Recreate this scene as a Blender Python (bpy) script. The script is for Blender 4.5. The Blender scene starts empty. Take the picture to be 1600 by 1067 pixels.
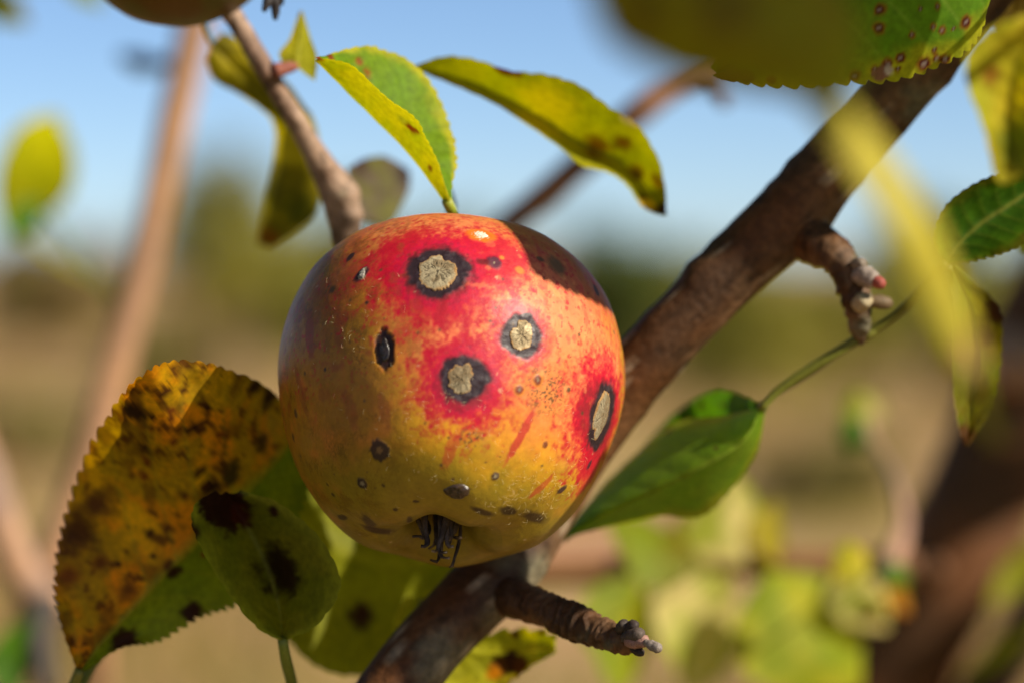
import bpy, math, random
import numpy as np
from mathutils import Vector, Matrix, Euler

# ------------------------------------------------------------------ camera
SC = bpy.context.scene
CAM_LOC = Vector((0.0, 0.0, 1.5))
TILT = math.radians(1.72)
cam_d = bpy.data.cameras.new('camera')
cam_d.lens = 100.0; cam_d.sensor_width = 36.0
cam_d.clip_start = 0.02; cam_d.clip_end = 5000
cam_d.dof.use_dof = True
cam_d.dof.focus_distance = 0.549
cam_d.dof.aperture_fstop = 5.9
cam_d.dof.aperture_blades = 8
cam = bpy.data.objects.new('camera', cam_d)
cam.location = CAM_LOC
cam.rotation_euler = (math.radians(90) - TILT, 0, 0)
SC.collection.objects.link(cam)
SC.camera = cam

# ------------------------------------------------------------------ sky, sun
SUN = Vector((0.72, -0.40, 0.57)).normalized()
wd = bpy.data.worlds.new('World'); SC.world = wd; wd.use_nodes = True
nt = wd.node_tree
sky = nt.nodes.new('ShaderNodeTexSky'); sky.sky_type = 'NISHITA'; sky.sun_disc = False
sky.sun_elevation = math.asin(SUN.z); sky.sun_rotation = math.atan2(SUN.x, SUN.y)
sky.altitude = 800; sky.air_density = 0.6; sky.dust_density = 0.4; sky.ozone_density = 3.8
bg = nt.nodes['Background']; bg.inputs['Strength'].default_value = 0.095
nt.links.new(sky.outputs[0], bg.inputs[0])
sl = bpy.data.lights.new('sun', 'SUN'); sl.energy = 5.0; sl.angle = math.radians(0.53); sl.color = (1.0, 0.90, 0.74)
so = bpy.data.objects.new('sun', sl); SC.collection.objects.link(so)
so.location = (2, -1, 4)
so.rotation_euler = SUN.to_track_quat('Z', 'Y').to_euler()
SC.view_settings.view_transform = 'Standard'; SC.view_settings.look = 'None'
SC.view_settings.exposure = 0.42; SC.view_settings.gamma = 1.0
SC.cycles.use_denoising = True
SC.cycles.max_bounces = 8; SC.cycles.transmission_bounces = 6

# ------------------------------------------------------------------ helpers
RNG = np.random.default_rng(7)
CM = np.array(Matrix.Translation(CAM_LOC) @ Euler(cam.rotation_euler).to_matrix().to_4x4())
CMI = np.linalg.inv(CM)
FPX = 1600 * 100.0 / 36.0

def P(px, py, d):
    """point of the place seen at photo pixel (px, py), d metres in front of the lens"""
    v = np.array([(px - 800) / FPX * d, -(py - 533.5) / FPX * d, -d, 1.0])
    return (CM @ v)[:3]

def PP(lst):
    return np.array([P(*q) for q in lst])

def proj(v):
    c = np.c_[v, np.ones(len(v))] @ CMI.T
    d = -c[:, 2]
    return c[:, 0] / d * FPX + 800, -c[:, 1] / d * FPX + 533.5, d

def lin(r, g, b):
    f = lambda c: (c / 12.92 if c <= 0.04045 else ((c + 0.055) / 1.055) ** 2.4)
    return np.array([f(r / 255), f(g / 255), f(b / 255)])

def _hash(i, j, k, seed):
    h = (i.astype(np.int64) * 374761393 + j.astype(np.int64) * 668265263 + k.astype(np.int64) * 2147483647 // 7 + seed * 1442695041) & 0xffffffff
    h = ((h ^ (h >> 13)) * 1274126177) & 0xffffffff
    h = ((h ^ (h >> 16)) * 2246822519) & 0xffffffff
    h = h ^ (h >> 15)
    return (h & 0xffffff) / float(0xffffff)

def vn(p, seed=0):
    p = np.asarray(p, float); i = np.floor(p).astype(np.int64); f = p - i
    f = f * f * f * (f * (f * 6 - 15) + 10)
    x, y, z = i[:, 0], i[:, 1], i[:, 2]; u, v, w = f[:, 0], f[:, 1], f[:, 2]
    H = lambda a, b, c: _hash(x + a, y + b, z + c, seed)
    a = H(0,0,0)*(1-u) + H(1,0,0)*u; b = H(0,1,0)*(1-u) + H(1,1,0)*u
    c = H(0,0,1)*(1-u) + H(1,0,1)*u; d = H(0,1,1)*(1-u) + H(1,1,1)*u
    return (a*(1-v) + b*v)*(1-w) + (c*(1-v) + d*v)*w

def fbm(p, octv=4, seed=0, gain=0.5):
    p = np.asarray(p, float); s = 0; a = 1; t = 0
    for o in range(octv):
        s = s + a * vn(p * (2.03 ** o) + 17.3 * o, seed + o * 11); t += a; a *= gain
    return s / t

def sstep(a, b, x):
    t = np.clip((x - a) / (b - a), 0, 1)
    return t * t * (3 - 2 * t)

def mixc(c, d, m):
    m = np.asarray(m)[:, None]
    return c * (1 - m) + np.asarray(d) * m

def crom(pts, n, arc=True):
    pts = np.asarray(pts, float)
    q = np.vstack([2 * pts[0] - pts[1], pts, 2 * pts[-1] - pts[-2]])
    m = len(pts) - 1
    def ev(t):
        t = np.clip(t, 0, m - 1e-9); i = t.astype(int); f = (t - i)[:, None]
        p0, p1, p2, p3 = q[i], q[i+1], q[i+2], q[i+3]
        return 0.5*((2*p1) + (-p0+p2)*f + (2*p0-5*p1+4*p2-p3)*f**2 + (-p0+3*p1-3*p2+p3)*f**3)
    if not arc:
        return ev(np.linspace(0, m, n))
    tt = np.linspace(0, m, 600); e = ev(tt)
    s = np.r_[0, np.cumsum(np.linalg.norm(np.diff(e[:, :3], axis=0), axis=1))]
    return ev(np.interp(np.linspace(0, s[-1], n), s, tt))

def nrm(v):
    return v / np.maximum(np.linalg.norm(v, axis=-1, keepdims=True), 1e-12)

COL = SC.collection
ROOT = {}
def thing(name, label, cat, base, group=None):
    o = bpy.data.objects.new(name, None); o.empty_display_size = 0.01
    COL.objects.link(o); o.location = Vector(base)
    o['label'] = label; o['category'] = cat
    if group: o['group'] = group
    ROOT[o.name] = np.array(base, float)
    return o

def base_of(o):
    while o.parent: o = o.parent
    return ROOT[o.name]

def mesh(name, verts, faces, mat, parent=None, col=None, smooth=True, label=None, kind=None):
    """verts in place coordinates; stored relative to the root thing"""
    v = np.asarray(verts, float)
    if parent is not None: v = v - base_of(parent)
    me = bpy.data.meshes.new(name)
    if isinstance(faces, np.ndarray):
        nf, k = faces.shape
        me.vertices.add(len(v)); me.vertices.foreach_set('co', v.astype(np.float32).ravel())
        me.loops.add(nf * k); me.loops.foreach_set('vertex_index', faces.astype(np.int32).ravel())
        me.polygons.add(nf); me.polygons.foreach_set('loop_start', np.arange(0, nf * k, k, dtype=np.int32))
        me.update(calc_edges=True); me.validate()
    else:
        me.from_pydata(v.tolist(), [], faces); me.update()
    if col is not None:
        a = me.color_attributes.new('Col', 'FLOAT_COLOR', 'POINT')
        c = np.ones((len(v), 4), np.float32); c[:, :col.shape[1]] = col
        a.data.foreach_set('color', c.ravel())
    if smooth:
        me.polygons.foreach_set('use_smooth', np.ones(len(me.polygons), bool))
    me.materials.append(mat)
    o = bpy.data.objects.new(name, me); COL.objects.link(o)
    if parent is not None: o.parent = parent
    if label: o['label'] = label
    if kind: o['kind'] = kind
    return o

def gridfaces(n, m, wrap=False):
    i = np.arange(n - 1)[:, None]; j = np.arange(m if wrap else m - 1)[None, :]
    j2 = (j + 1) % m
    a = i * m + j; b = i * m + j2; c = (i + 1) * m + j2; d = (i + 1) * m + j
    return np.stack([a, b, c, d], -1).reshape(-1, 4)

# ------------------------------------------------------------------ materials
def new_mat(name):
    m = bpy.data.materials.new(name); m.use_nodes = True
    t = m.node_tree; return m, t, t.nodes['Principled BSDF'], t.nodes['Material Output']

def N(t, typ, **kw):
    n = t.nodes.new(typ)
    for k, v in kw.items():
        if k in n.inputs: n.inputs[k].default_value = v
        else: setattr(n, k, v)
    return n

def vary(t, colsock, scale, amt, detail=6.0, lo=None):
    """multiply a colour by fine noise"""
    tc = N(t, 'ShaderNodeTexCoord')
    no = N(t, 'ShaderNodeTexNoise', Scale=scale, Detail=detail)
    t.links.new(tc.outputs['Object'], no.inputs['Vector'])
    mr = N(t, 'ShaderNodeMapRange')
    mr.inputs['From Min'].default_value = 0.3; mr.inputs['From Max'].default_value = 0.7
    mr.inputs['To Min'].default_value = 1 - amt; mr.inputs['To Max'].default_value = 1 + amt * 0.7
    t.links.new(no.outputs['Fac'], mr.inputs['Value'])
    mx = N(t, 'ShaderNodeMix', data_type='RGBA', blend_type='MULTIPLY')
    mx.inputs[0].default_value = 1.0
    t.links.new(colsock, mx.inputs[6]); t.links.new(mr.outputs[0], mx.inputs[7])
    return mx.outputs[2], no, tc

def mat_skin():
    m, t, b, o = new_mat('apple_skin')
    at = N(t, 'ShaderNodeAttribute', attribute_name='Col')
    c, no, tc = vary(t, at.outputs['Color'], 700, 0.10)
    t.links.new(c, b.inputs['Base Color'])
    b.inputs['Roughness'].default_value = 0.47
    b.inputs['Specular IOR Level'].default_value = 0.34
    b.inputs['Subsurface Weight'].default_value = 0.06
    b.inputs['Subsurface Radius'].default_value = (0.004, 0.0015, 0.0006)
    b.inputs['Subsurface Scale'].default_value = 0.6
    b.inputs['Coat Weight'].default_value = 0.05; b.inputs['Coat Roughness'].default_value = 0.3
    n2 = N(t, 'ShaderNodeTexNoise', Scale=2600.0, Detail=3.0)
    n3 = N(t, 'ShaderNodeTexNoise', Scale=420.0, Detail=4.0)
    t.links.new(tc.outputs['Object'], n2.inputs['Vector']); t.links.new(tc.outputs['Object'], n3.inputs['Vector'])
    ad = N(t, 'ShaderNodeMath', operation='ADD')
    t.links.new(n2.outputs['Fac'], ad.inputs[0]); t.links.new(n3.outputs['Fac'], ad.inputs[1])
    bp = N(t, 'ShaderNodeBump', Strength=0.35, Distance=0.00012)
    t.links.new(ad.outputs[0], bp.inputs['Height']); t.links.new(bp.outputs[0], b.inputs['Normal'])
    return m

def mat_vcol(name, rough=0.7, spec=0.3, nscale=1200, amt=0.3, bump=0.5, bdist=0.0002, coat=0.0):
    m, t, b, o = new_mat(name)
    at = N(t, 'ShaderNodeAttribute', attribute_name='Col')
    c, no, tc = vary(t, at.outputs['Color'], nscale, amt)
    t.links.new(c, b.inputs['Base Color'])
    b.inputs['Roughness'].default_value = rough; b.inputs['Specular IOR Level'].default_value = spec
    b.inputs['Coat Weight'].default_value = coat; b.inputs['Coat Roughness'].default_value = 0.3
    bp = N(t, 'ShaderNodeBump', Strength=bump, Distance=bdist)
    t.links.new(no.outputs['Fac'], bp.inputs['Height']); t.links.new(bp.outputs[0], b.inputs['Normal'])
    return m

def mat_leaf(name='leaf_blade', trans=0.5):
    m, t, b, o = new_mat(name)
    at = N(t, 'ShaderNodeAttribute', attribute_name='Col')
    c, no, tc = vary(t, at.outputs['Color'], 700, 0.22)
    t.links.new(c, b.inputs['Base Color'])
    b.inputs['Roughness'].default_value = 0.58; b.inputs['Specular IOR Level'].default_value = 0.22
    tr = N(t, 'ShaderNodeBsdfTranslucent')
    hs = N(t, 'ShaderNodeHueSaturation', Saturation=1.15, Value=1.25)
    t.links.new(c, hs.inputs['Color']); t.links.new(hs.outputs[0], tr.inputs['Color'])
    ms = N(t, 'ShaderNodeMixShader'); ms.inputs[0].default_value = trans
    t.links.new(b.outputs[0], ms.inputs[1]); t.links.new(tr.outputs[0], ms.inputs[2])
    t.links.new(ms.outputs[0], o.inputs['Surface'])
    bp = N(t, 'ShaderNodeBump', Strength=0.5, Distance=0.00025)
    t.links.new(no.outputs['Fac'], bp.inputs['Height']); t.links.new(bp.outputs[0], b.inputs['Normal'])
    return m

M_SKIN = mat_skin()
M_SCAB = mat_vcol('scab_cork', 0.85, 0.2, 2500, 0.35, 0.8, 0.00015)
M_GLOSS = mat_vcol('gummy_blister', 0.3, 0.5, 1500, 0.3, 0.5, 0.0002)
M_BARK = mat_vcol('apple_bark', 0.6, 0.22, 600, 0.36, 0.8, 0.0005)
M_BARKFAR = mat_vcol('dry_bark', 0.75, 0.2, 250, 0.25, 0.5, 0.0006)
M_LEAF = mat_leaf()
M_GREEN = mat_vcol('leaf_stalk', 0.5, 0.35, 1500, 0.2, 0.3, 0.0001)
M_DRY = mat_vcol('dry_sepal', 0.6, 0.3, 2500, 0.4, 0.6, 0.0001)
M_FUZZ = mat_vcol('pale_hair', 0.4, 0.4, 500, 0.05, 0.0)

# ------------------------------------------------------------------ tubes
def tube(name, pts, rad, mat, parent, segs=20, rings=60, col=(0.1, 0.07, 0.05), col2=None, disp=0.06, nscale=250,
         seed=0, label=None, arc=True, extra=None, cap=True, oval=1.0, colfun=None):
    """pts in place coordinates, rad in metres per point"""
    q = crom(np.c_[np.asarray(pts, float), np.asarray(rad, float)], rings, arc)
    c = q[:, :3]; r = np.maximum(q[:, 3], 1e-5)
    tg = nrm(np.gradient(c, axis=0))
    a = np.cross(tg[0], [0.13, 0.2, 0.97]); a = a / np.linalg.norm(a); U = [a]
    for i in range(1, rings):
        a = U[-1] - tg[i] * np.dot(U[-1], tg[i]); U.append(a / np.linalg.norm(a))
    U = np.array(U); V = np.cross(tg, U)
    th = np.linspace(0, 2 * math.pi, segs, endpoint=False)
    dirs = U[:, None, :] * np.cos(th)[None, :, None] + V[:, None, :] * (np.sin(th) * oval)[None, :, None]
    R = r[:, None] * np.ones(segs)[None, :]
    p = (c[:, None, :] + dirs * R[..., None]).reshape(-1, 3)
    n1 = fbm(p * nscale, 3, seed).reshape(rings, segs) - 0.5
    n0 = fbm(p * nscale * 0.22, 2, seed + 5).reshape(rings, segs) - 0.5
    R = R * (1 + disp * n1 * 2 + disp * 2.2 * n0)
    s = np.linspace(0, 1, rings)[:, None] * np.ones(segs)[None, :]
    if extra is not None: R = extra(R, s, th[None, :] * np.ones((rings, 1)), p.reshape(rings, segs, 3))
    p = (c[:, None, :] + dirs * R[..., None]).reshape(-1, 3)
    f = [tuple(x) for x in gridfaces(rings, segs, True)]
    if cap:
        f.append(tuple(range(segs - 1, -1, -1))); f.append(tuple((rings - 1) * segs + k for k in range(segs)))
    cc = np.tile(np.array(col, float), (len(p), 1))
    if col2 is not None:
        cc = mixc(cc, np.array(col2, float), sstep(0.4, 0.62, fbm(p * nscale * 0.35, 4, seed + 9)))
    if colfun is not None: cc = colfun(cc, p, s.ravel(), n1.ravel())
    return mesh(name, p, f, mat, parent, cc, True, label)

PXM = 0.000128   # metres per photo pixel at the apple

# ------------------------------------------------------------------ leaves
def leaf(parent, L, M, R, c1, c2, label=None, ns=90, nv=14, teeth=0, tooth=0.0008, bulge=0.0, wav=0.0006, edge=None,
         vein=None, spots=(), seed=0, name='leaf', nveins=9, half=None, mat=None, colfun=None, curl=0.0):
    """loft between left edge, midrib and right edge (place coordinates)"""
    L = crom(L, ns, False); M = crom(M, ns, False); R = crom(R, ns, False)
    tg = nrm(np.gradient(M, axis=0)); acr = nrm(R - L + 1e-9)
    nm = nrm(np.cross(tg, acr))
    w = np.linspace(0, 1, nv + 1)
    s = np.linspace(0, 1, ns)
    rows = []; V = []
    tL = np.modf(s * teeth)[0]; tR = np.modf(s * teeth + 0.37)[0]
    tL = tL ** .6 * (1 - tL ** 7); tR = tR ** .6 * (1 - tR ** 7)
    env = np.clip(np.sin(np.pi * s) * 2.5, 0, 1)
    amp = 0.65 + 0.7 * vn(np.c_[s * teeth, s * 0, s * 0 + seed], 3)
    for sgn, E, tt in ((-1, L, tL), (1, R, tR)):
        dv = E - M; dl = nrm(dv)
        cols = []
        for k, x in enumerate(w):
            if sgn == -1 and k == 0: continue
            q = M + dv * x + nm * (bulge * math.sin(math.pi * x) + curl * x ** 3)[None] if np.isscalar(bulge) else M + dv * x
            if teeth and k >= nv - 1:
                q = q + dl * (tooth * (tt - 0.3) * env * amp * (1.0 if k == nv else 0.45))[:, None]
            cols.append(q)
        if sgn == -1: cols = cols[::-1]
        rows += cols; 
    vv = np.r_[-w[1:][::-1], w]
    G = np.stack(rows, 1)            # ns x (2nv+1) x 3
    S = s[:, None] * np.ones(len(vv))[None]; W = np.ones(ns)[:, None] * vv[None]
    p = G.reshape(-1, 3); S = S.ravel(); W = W.ravel()
    nn = np.repeat(nm, len(vv), axis=0)
    ph = S * nveins - np.abs(W) * 1.6 + (W > 0) * 0.35
    fr = np.abs(np.modf(ph + 10)[0] - 0.5) * 2           # 1 at a vein
    side = sstep(0.86, 0.99, fr) * (1 - np.abs(W) ** 3)
    mid = sstep(0.09, 0.0, np.abs(W))
    puff = (1 - fr ** 2) * (1 - mid) * np.sqrt(np.clip(1 - np.abs(W), 0, 1))
    lo = fbm(p * 110 + seed * 3.1, 3, seed) - 0.5
    p = p + nn * (wav * 2 * lo * (0.3 + np.abs(W) ** 2) + 0.00028 * puff - 0.0003 * mid)[:, None]
    c = mixc(np.tile(np.array(c1, float), (len(p), 1)), c2, sstep(0.32, 0.66, fbm(p * 120 + seed, 4, seed + 3)))
    if colfun is not None: c = colfun(c, p, S, W)
    if vein is not None:
        c = mixc(c, vein, np.clip(0.7 * mid + 0.35 * side, 0, 1))
    if edge is not None:
        em = sstep(0.72, 1.0, np.abs(W) + 0.35 * (fbm(p * 260, 3, seed + 21) - 0.5))
        c = mixc(c, edge, 0.8 * em)
    x, y, d = proj(p)
    nz = fbm(p * 700, 3, seed + 31) - 0.5
    for (sx, sy, r, sc, soft) in spots:
        dd = (x - sx) ** 2 + (y - sy) ** 2
        i = np.argmin(dd + (d - d.min()) * 2000)
        q = np.linalg.norm(p - p[i], axis=1) * (1 + 0.9 * nz)
        c = mixc(c, sc, sstep(r * (1 + soft), r * (1 - soft), q))
    f = gridfaces(ns, len(vv))
    return mesh(name, p, f, mat or M_LEAF, parent, c, True, label)

def petiole(lf, pts, r0=0.0007, r1=0.0005, col=None, n=14):
    k = len(pts)
    return tube('petiole', PP(pts), np.linspace(r0, r1, k), M_GREEN, lf, 8, n,
                lin(150, 150, 40) * 0.7 if col is None else col, disp=0.05, nscale=600)

def sleaf(parent, base, tip, wid, roll, bend, c1, c2, label=None, seed=0, cup=0.25, ns=26, nv=5, edge=None, pet=None, spots=()):
    """plain blade from base to tip (pixel, pixel, depth), width in metres, roll about its own midrib"""
    b = P(*base); t = P(*tip); ax = t - b; ln = np.linalg.norm(ax); ax = ax / ln
    view = nrm((b + t) / 2 - np.array(CAM_LOC))
    s0 = nrm(np.cross(ax, view)); n0 = np.cross(s0, ax)
    if abs(np.dot(np.cross(s0 * math.cos(roll) - n0 * math.sin(roll), ax), SUN)) > abs(np.dot(np.cross(s0 * math.cos(roll) + n0 * math.sin(roll), ax), SUN)): roll = -roll
    sd = s0 * math.cos(roll) + n0 * math.sin(roll); nmv = np.cross(sd, ax)
    s = np.linspace(0, 1, 9)
    prof = np.sin(np.pi * s ** 0.85) ** 0.8 * (1 - 0.15 * s)
    prof[0] = 0.02; prof[-1] = 0.02
    m = b + ax * (s * ln)[:, None] + nmv * (bend * np.sin(np.pi * s))[:, None]
    e = (wid / 2 * prof)[:, None]
    L = m - sd * e + nmv * e * cup; R = m + sd * e + nmv * e * cup
    lf = leaf(parent, L, m, R, c1, c2, label, ns, nv, 0, 0, 0.0, wid * 0.05, edge, None, spots, seed, nveins=7)
    if pet is not None:
        tube('petiole', np.array([b + ax * 0.001, (b + P(*pet)) / 2 - np.array([0, 0, ln * 0.03]), P(*pet)]), [0.0006, 0.0006, 0.0008], M_GREEN, lf, 7, 10,
             np.array(c1) * 0.8, disp=0.03)
    return lf

# ================================================================== SETTING
def ground():
    n = 140
    u = np.linspace(-1, 1, n); g = np.sign(u) * np.abs(u) ** 3
    X, Y = np.meshgrid(g * 900, g * 900 + 20, indexing='ij')
    p = np.c_[X.ravel(), Y.ravel(), 0 * X.ravel()]
    rr = np.hypot(p[:, 0], p[:, 1])
    p[:, 2] = (fbm(p * 0.35, 3, 4) - 0.5) * 0.22 * sstep(1.5, 8, rr) + (fbm(p * 0.02, 2, 8) - 0.5) * 1.0 * sstep(30, 200, rr) - 0.05
    m, t, b, o = new_mat('dry_meadow_soil')
    tc = N(t, 'ShaderNodeTexCoord')
    n1 = N(t, 'ShaderNodeTexNoise', Scale=0.35, Detail=5.0); n2 = N(t, 'ShaderNodeTexNoise', Scale=9.0, Detail=8.0)
    for q in (n1, n2): t.links.new(tc.outputs['Object'], q.inputs['Vector'])
    r1 = N(t, 'ShaderNodeValToRGB')
    e = r1.color_ramp.elements
    e[0].position = 0.40; e[0].color = (0.47, 0.24, 0.12, 1); e[1].position = 0.60; e[1].color = (0.37, 0.27, 0.07, 1)
    e2 = r1.color_ramp.elements.new(0.5); e2.color = (0.50, 0.32, 0.165, 1)
    t.links.new(n1.outputs['Fac'], r1.inputs[0])
    mr = N(t, 'ShaderNodeMapRange'); mr.inputs['To Min'].default_value = 0.5; mr.inputs['To Max'].default_value = 1.35
    t.links.new(n2.outputs['Fac'], mr.inputs['Value'])
    mx = N(t, 'ShaderNodeMix', data_type='RGBA', blend_type='MULTIPLY'); mx.inputs[0].default_value = 1
    t.links.new(r1.outputs[0], mx.inputs[6]); t.links.new(mr.outputs[0], mx.inputs[7])
    t.links.new(mx.outputs[2], b.inputs['Base Color']); b.inputs['Roughness'].default_value = 0.95
    b.inputs['Specular IOR Level'].default_value = 0.1
    return mesh('ground', p, gridfaces(n, n), m, None, None, True, 'brown dry meadow ground stretching away behind the apple', 'structure')
ground()

def grass():
    n = 26000
    y = 5 + 55 * RNG.random(n) ** 1.6; x = (RNG.random(n) - 0.5) * (3 + y * 0.75)
    cl = fbm(np.c_[x * 0.5, y * 0.25, x * 0], 3, 12)
    keep = cl > 0.45; x, y = x[keep], y[keep]; n = len(x)
    h = 0.08 + 0.28 * RNG.random(n); a = RNG.random(n) * 6.28; w = 0.006 + 0.008 * RNG.random(n)
    dx, dy = np.cos(a), np.sin(a); lean = (RNG.random(n) - 0.5) * 0.3
    z0 = np.full(n, -0.13)
    p = np.stack([np.c_[x - dx * w, y - dy * w, z0], np.c_[x + dx * w, y + dy * w, z0],
                  np.c_[x + dx * w * .6 - dy * lean * .4, y + dy * w * .6 + dx * lean * .4, z0 + (h + .1) * .65],
                  np.c_[x - dx * w * .4 - dy * lean, y - dy * w * .4 + dx * lean, z0 + h + .1]], 1).reshape(-1, 3)
    k = RNG.random(n)[:, None]
    c = (np.array([0.50, 0.31, 0.13]) * (1 - k) + np.array([0.22, 0.22, 0.05]) * k) * (0.7 + 0.5 * RNG.random(n)[:, None])
    mesh('meadow_grass', p, np.arange(4 * n).reshape(-1, 4), mat_leaf('grass_blade', 0.3), None, np.repeat(c, 4, 0), False,
         'dry yellow and olive grass tufts across the meadow', 'stuff')['category'] = 'grass'
grass()

# ------------------------------------------------------------------ far orchard trees
M_FAR = mat_leaf('far_foliage', 0.3)
M_TRUNK = mat_vcol('far_trunk', 0.8, 0.2, 12, 0.3, 0.4, 0.01)
def far_tree(x, y, h, w, c1, c2, label, seed, nl=3200, low=0.22):
    rg = np.random.default_rng(seed)
    t = thing('orchard_tree', label, 'tree', (x, y, -0.1), 'blurred trees along the far edge of the meadow')
    b = np.array([x, y, -0.1])
    tr = tube('trunk', b + np.array([[0, 0, 0], [0.04 * h, 0, h * .25], [-.02 * h, .02 * h, h * .55], [0, 0, h * .85]]),
              [h * .035, h * .028, h * .018, h * .006], M_TRUNK, t, 10, 14, (0.12, 0.085, 0.06), disp=.1, nscale=4)
    for k in range(5):
        a = k * 1.3 + seed; z = h * (.3 + .1 * k)
        e = np.array([math.cos(a) * w * .38, math.sin(a) * w * .38, z + h * .2])
        tube('limb', b + np.array([[0, 0, z], e * .5 + np.array([0, 0, z * .5 + .02 * h]), e]), [h * .014, h * .009, h * .004], M_TRUNK, tr, 6, 8,
             (0.12, 0.085, 0.06), disp=.1, nscale=4)
    nc = 34
    u = nrm(rg.normal(size=(nc, 3))) * (rg.random((nc, 1)) ** .45)
    cc = u * np.array([w / 2, w / 2, h * (1 - low) / 2]) + np.array([0, 0, h * (1 + low) / 2])
    idx = rg.integers(0, nc, nl)
    q = cc[idx] + rg.normal(size=(nl, 3)) * w * 0.085 + b
    s = (0.02 + w * 0.035) * (0.6 + 0.8 * rg.random((nl, 1)))
    ax = nrm(rg.normal(size=(nl, 3))); bx = nrm(np.cross(ax, rg.normal(size=(nl, 3))))
    p = np.stack([q - ax * s, q + bx * s * .6, q + ax * s, q - bx * s * .6], 1).reshape(-1, 3)
    k = (rg.random((nc, 1)) * .7 + .15)[idx] + rg.normal(size=(nl, 1)) * .12
    c = np.array(c1) * (1 - k) + np.array(c2) * k
    mesh('crown', p, np.arange(4 * nl).reshape(-1, 4), M_FAR, t, np.repeat(np.clip(c, 0.005, 1), 4, 0), False)
    return t

GD = (0.10, 0.13, 0.022); GO = (0.23, 0.23, 0.04); GY = (0.38, 0.34, 0.06); GB = (0.34, 0.22, 0.11)
def gx(px, y): return (px - 800) / FPX * y
for (px, y, h, w, c1, c2, lb, low) in [
    (350, 34, 3.1, 1.5, GO, GY, 'tall olive tree blurred beyond the hanging yellow leaf', .1),
    (440, 40, 2.2, 1.7, GO, GY, 'low yellow olive bush blurred between the twig and the upright stem', .02),
    (555, 44, 2.9, 1.0, GD, GO, 'slender grey green tree blurred far behind the thin lit twig', .2),
    (700, 60, 2.0, 3.4, GD, GO, 'broad grey green bush blurred far away behind the top of the apple', .05),
    (945, 34, 2.0, 1.6, GD, GD, 'dark green round bush blurred beside the shaded side of the apple', .02),
    (1075, 38, 1.75, 2.0, GD, GO, 'olive green bush blurred between apple and thick branch', .02),
    (1180, 30, 1.45, 1.6, GO, GY, 'low olive bush blurred below the thick branch', .02),
    (1330, 36, 1.75, 1.5, GO, GY, 'yellow olive bush blurred behind the knobbly spur', .02),
    (1450, 46, 2.3, 1.9, GD, GO, 'grey green tree blurred behind the long narrow blade', .1),
    (1570, 30, 1.7, 1.5, GO, GY, 'pale olive bush blurred behind the narrow hanging leaf', .02),
    (250, 24, 1.05, 1.0, GO, GB, 'small straw coloured bush blurred behind the upright stem', .02),
    (90, 52, 1.9, 3.0, GB, GO, 'low brownish bush far off across the meadow at the upright stem', .05),
    (30, 20, .55, 1.1, GB, GO, 'brown tuft of scrub low in the meadow past the upright stem', .0),
    (1290, 17, .50, .9, GB, GO, 'straw brown tuft of scrub in the meadow under the budding twig', .0),
    (-260, 45, 3.6, 3.0, GD, GO, 'green tree standing out past the upright stem', .2),
    (1900, 40, 3.6, 3.0, GO, GY, 'yellowing tree standing out past the dark limb', .2),
]:
    far_tree(gx(px, y), y, h, w, c1, c2, lb, seed=int(px + 1000), low=low)

# ================================================================== APPLE
D0 = 0.569
AC = P(705, 585, D0); AR = 273 * PXM
ex = np.array([1.0, 0, 0]); ey = CM[:3, 1]; ez = CM[:3, 2]     # right, up, towards the lens
al = math.radians(25); be = math.radians(3)
ax_up = nrm(ey * math.cos(al) - ez * math.sin(al) + ex * math.sin(be))
ax_x = nrm(np.cross(ey, ax_up) * 0 + ex - ax_up * np.dot(ex, ax_up)); ax_z = np.cross(ax_x, ax_up)   # ax_z: towards lens side

PROF = np.array([(0, -.68), (.06, -.685), (.11, -.75), (.16, -.87), (.23, -.96), (.32, -1.0), (.45, -.985), (.62, -.895), (.78, -.72), (.90, -.48), (.975, -.21),
                 (1.0, .01), (.975, .21), (.905, .42), (.80, .57), (.68, .68), (.54, .745), (.40, .755), (.28, .71), (.18, .62), (.09, .52), (0.0, .46)])
def apple_profile(n):
    e = crom(np.c_[PROF, np.zeros(len(PROF))], n)[:, :2]
    e[:, 0] = np.maximum(e[:, 0], 0); e[0, 0] = e[-1, 0] = 1e-4
    return e

def apple_points(nl, nm_, ctr, R, up, xx, zz, seed=0):
    e = apple_profile(nl); ph = np.linspace(0, 2 * math.pi, nm_, endpoint=False)
    rho = e[:, 0][:, None]; h = e[:, 1][:, None]
    lob = 1 + 0.018 * np.cos(5 * ph + .6)[None] * np.clip(-h, 0, 1) ** 2 + 0.012 * np.cos(2 * ph + 1.1)[None] + 0.008 * np.cos(3 * ph)[None]
    loc = np.stack([rho * lob * np.sin(ph)[None], h + 0.02 * np.cos(5 * ph + .6)[None] * np.clip(-h - .7, 0, .3) / .3 + 0 * ph[None], rho * lob * np.cos(ph)[None]], -1).reshape(-1, 3)
    d = nrm(loc)
    loc = loc * (1 + 0.030 * (fbm(d * 1.6 + seed, 2, 40 + seed) - .5) + 0.006 * (fbm(d * 6, 2, 50) - .5))[:, None]
    return ctr + R * (loc[:, :1] * xx + loc[:, 1:2] * up + loc[:, 2:] * zz), loc, np.tile(ph, nl), np.repeat(e[:, 1], nm_)

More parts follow.
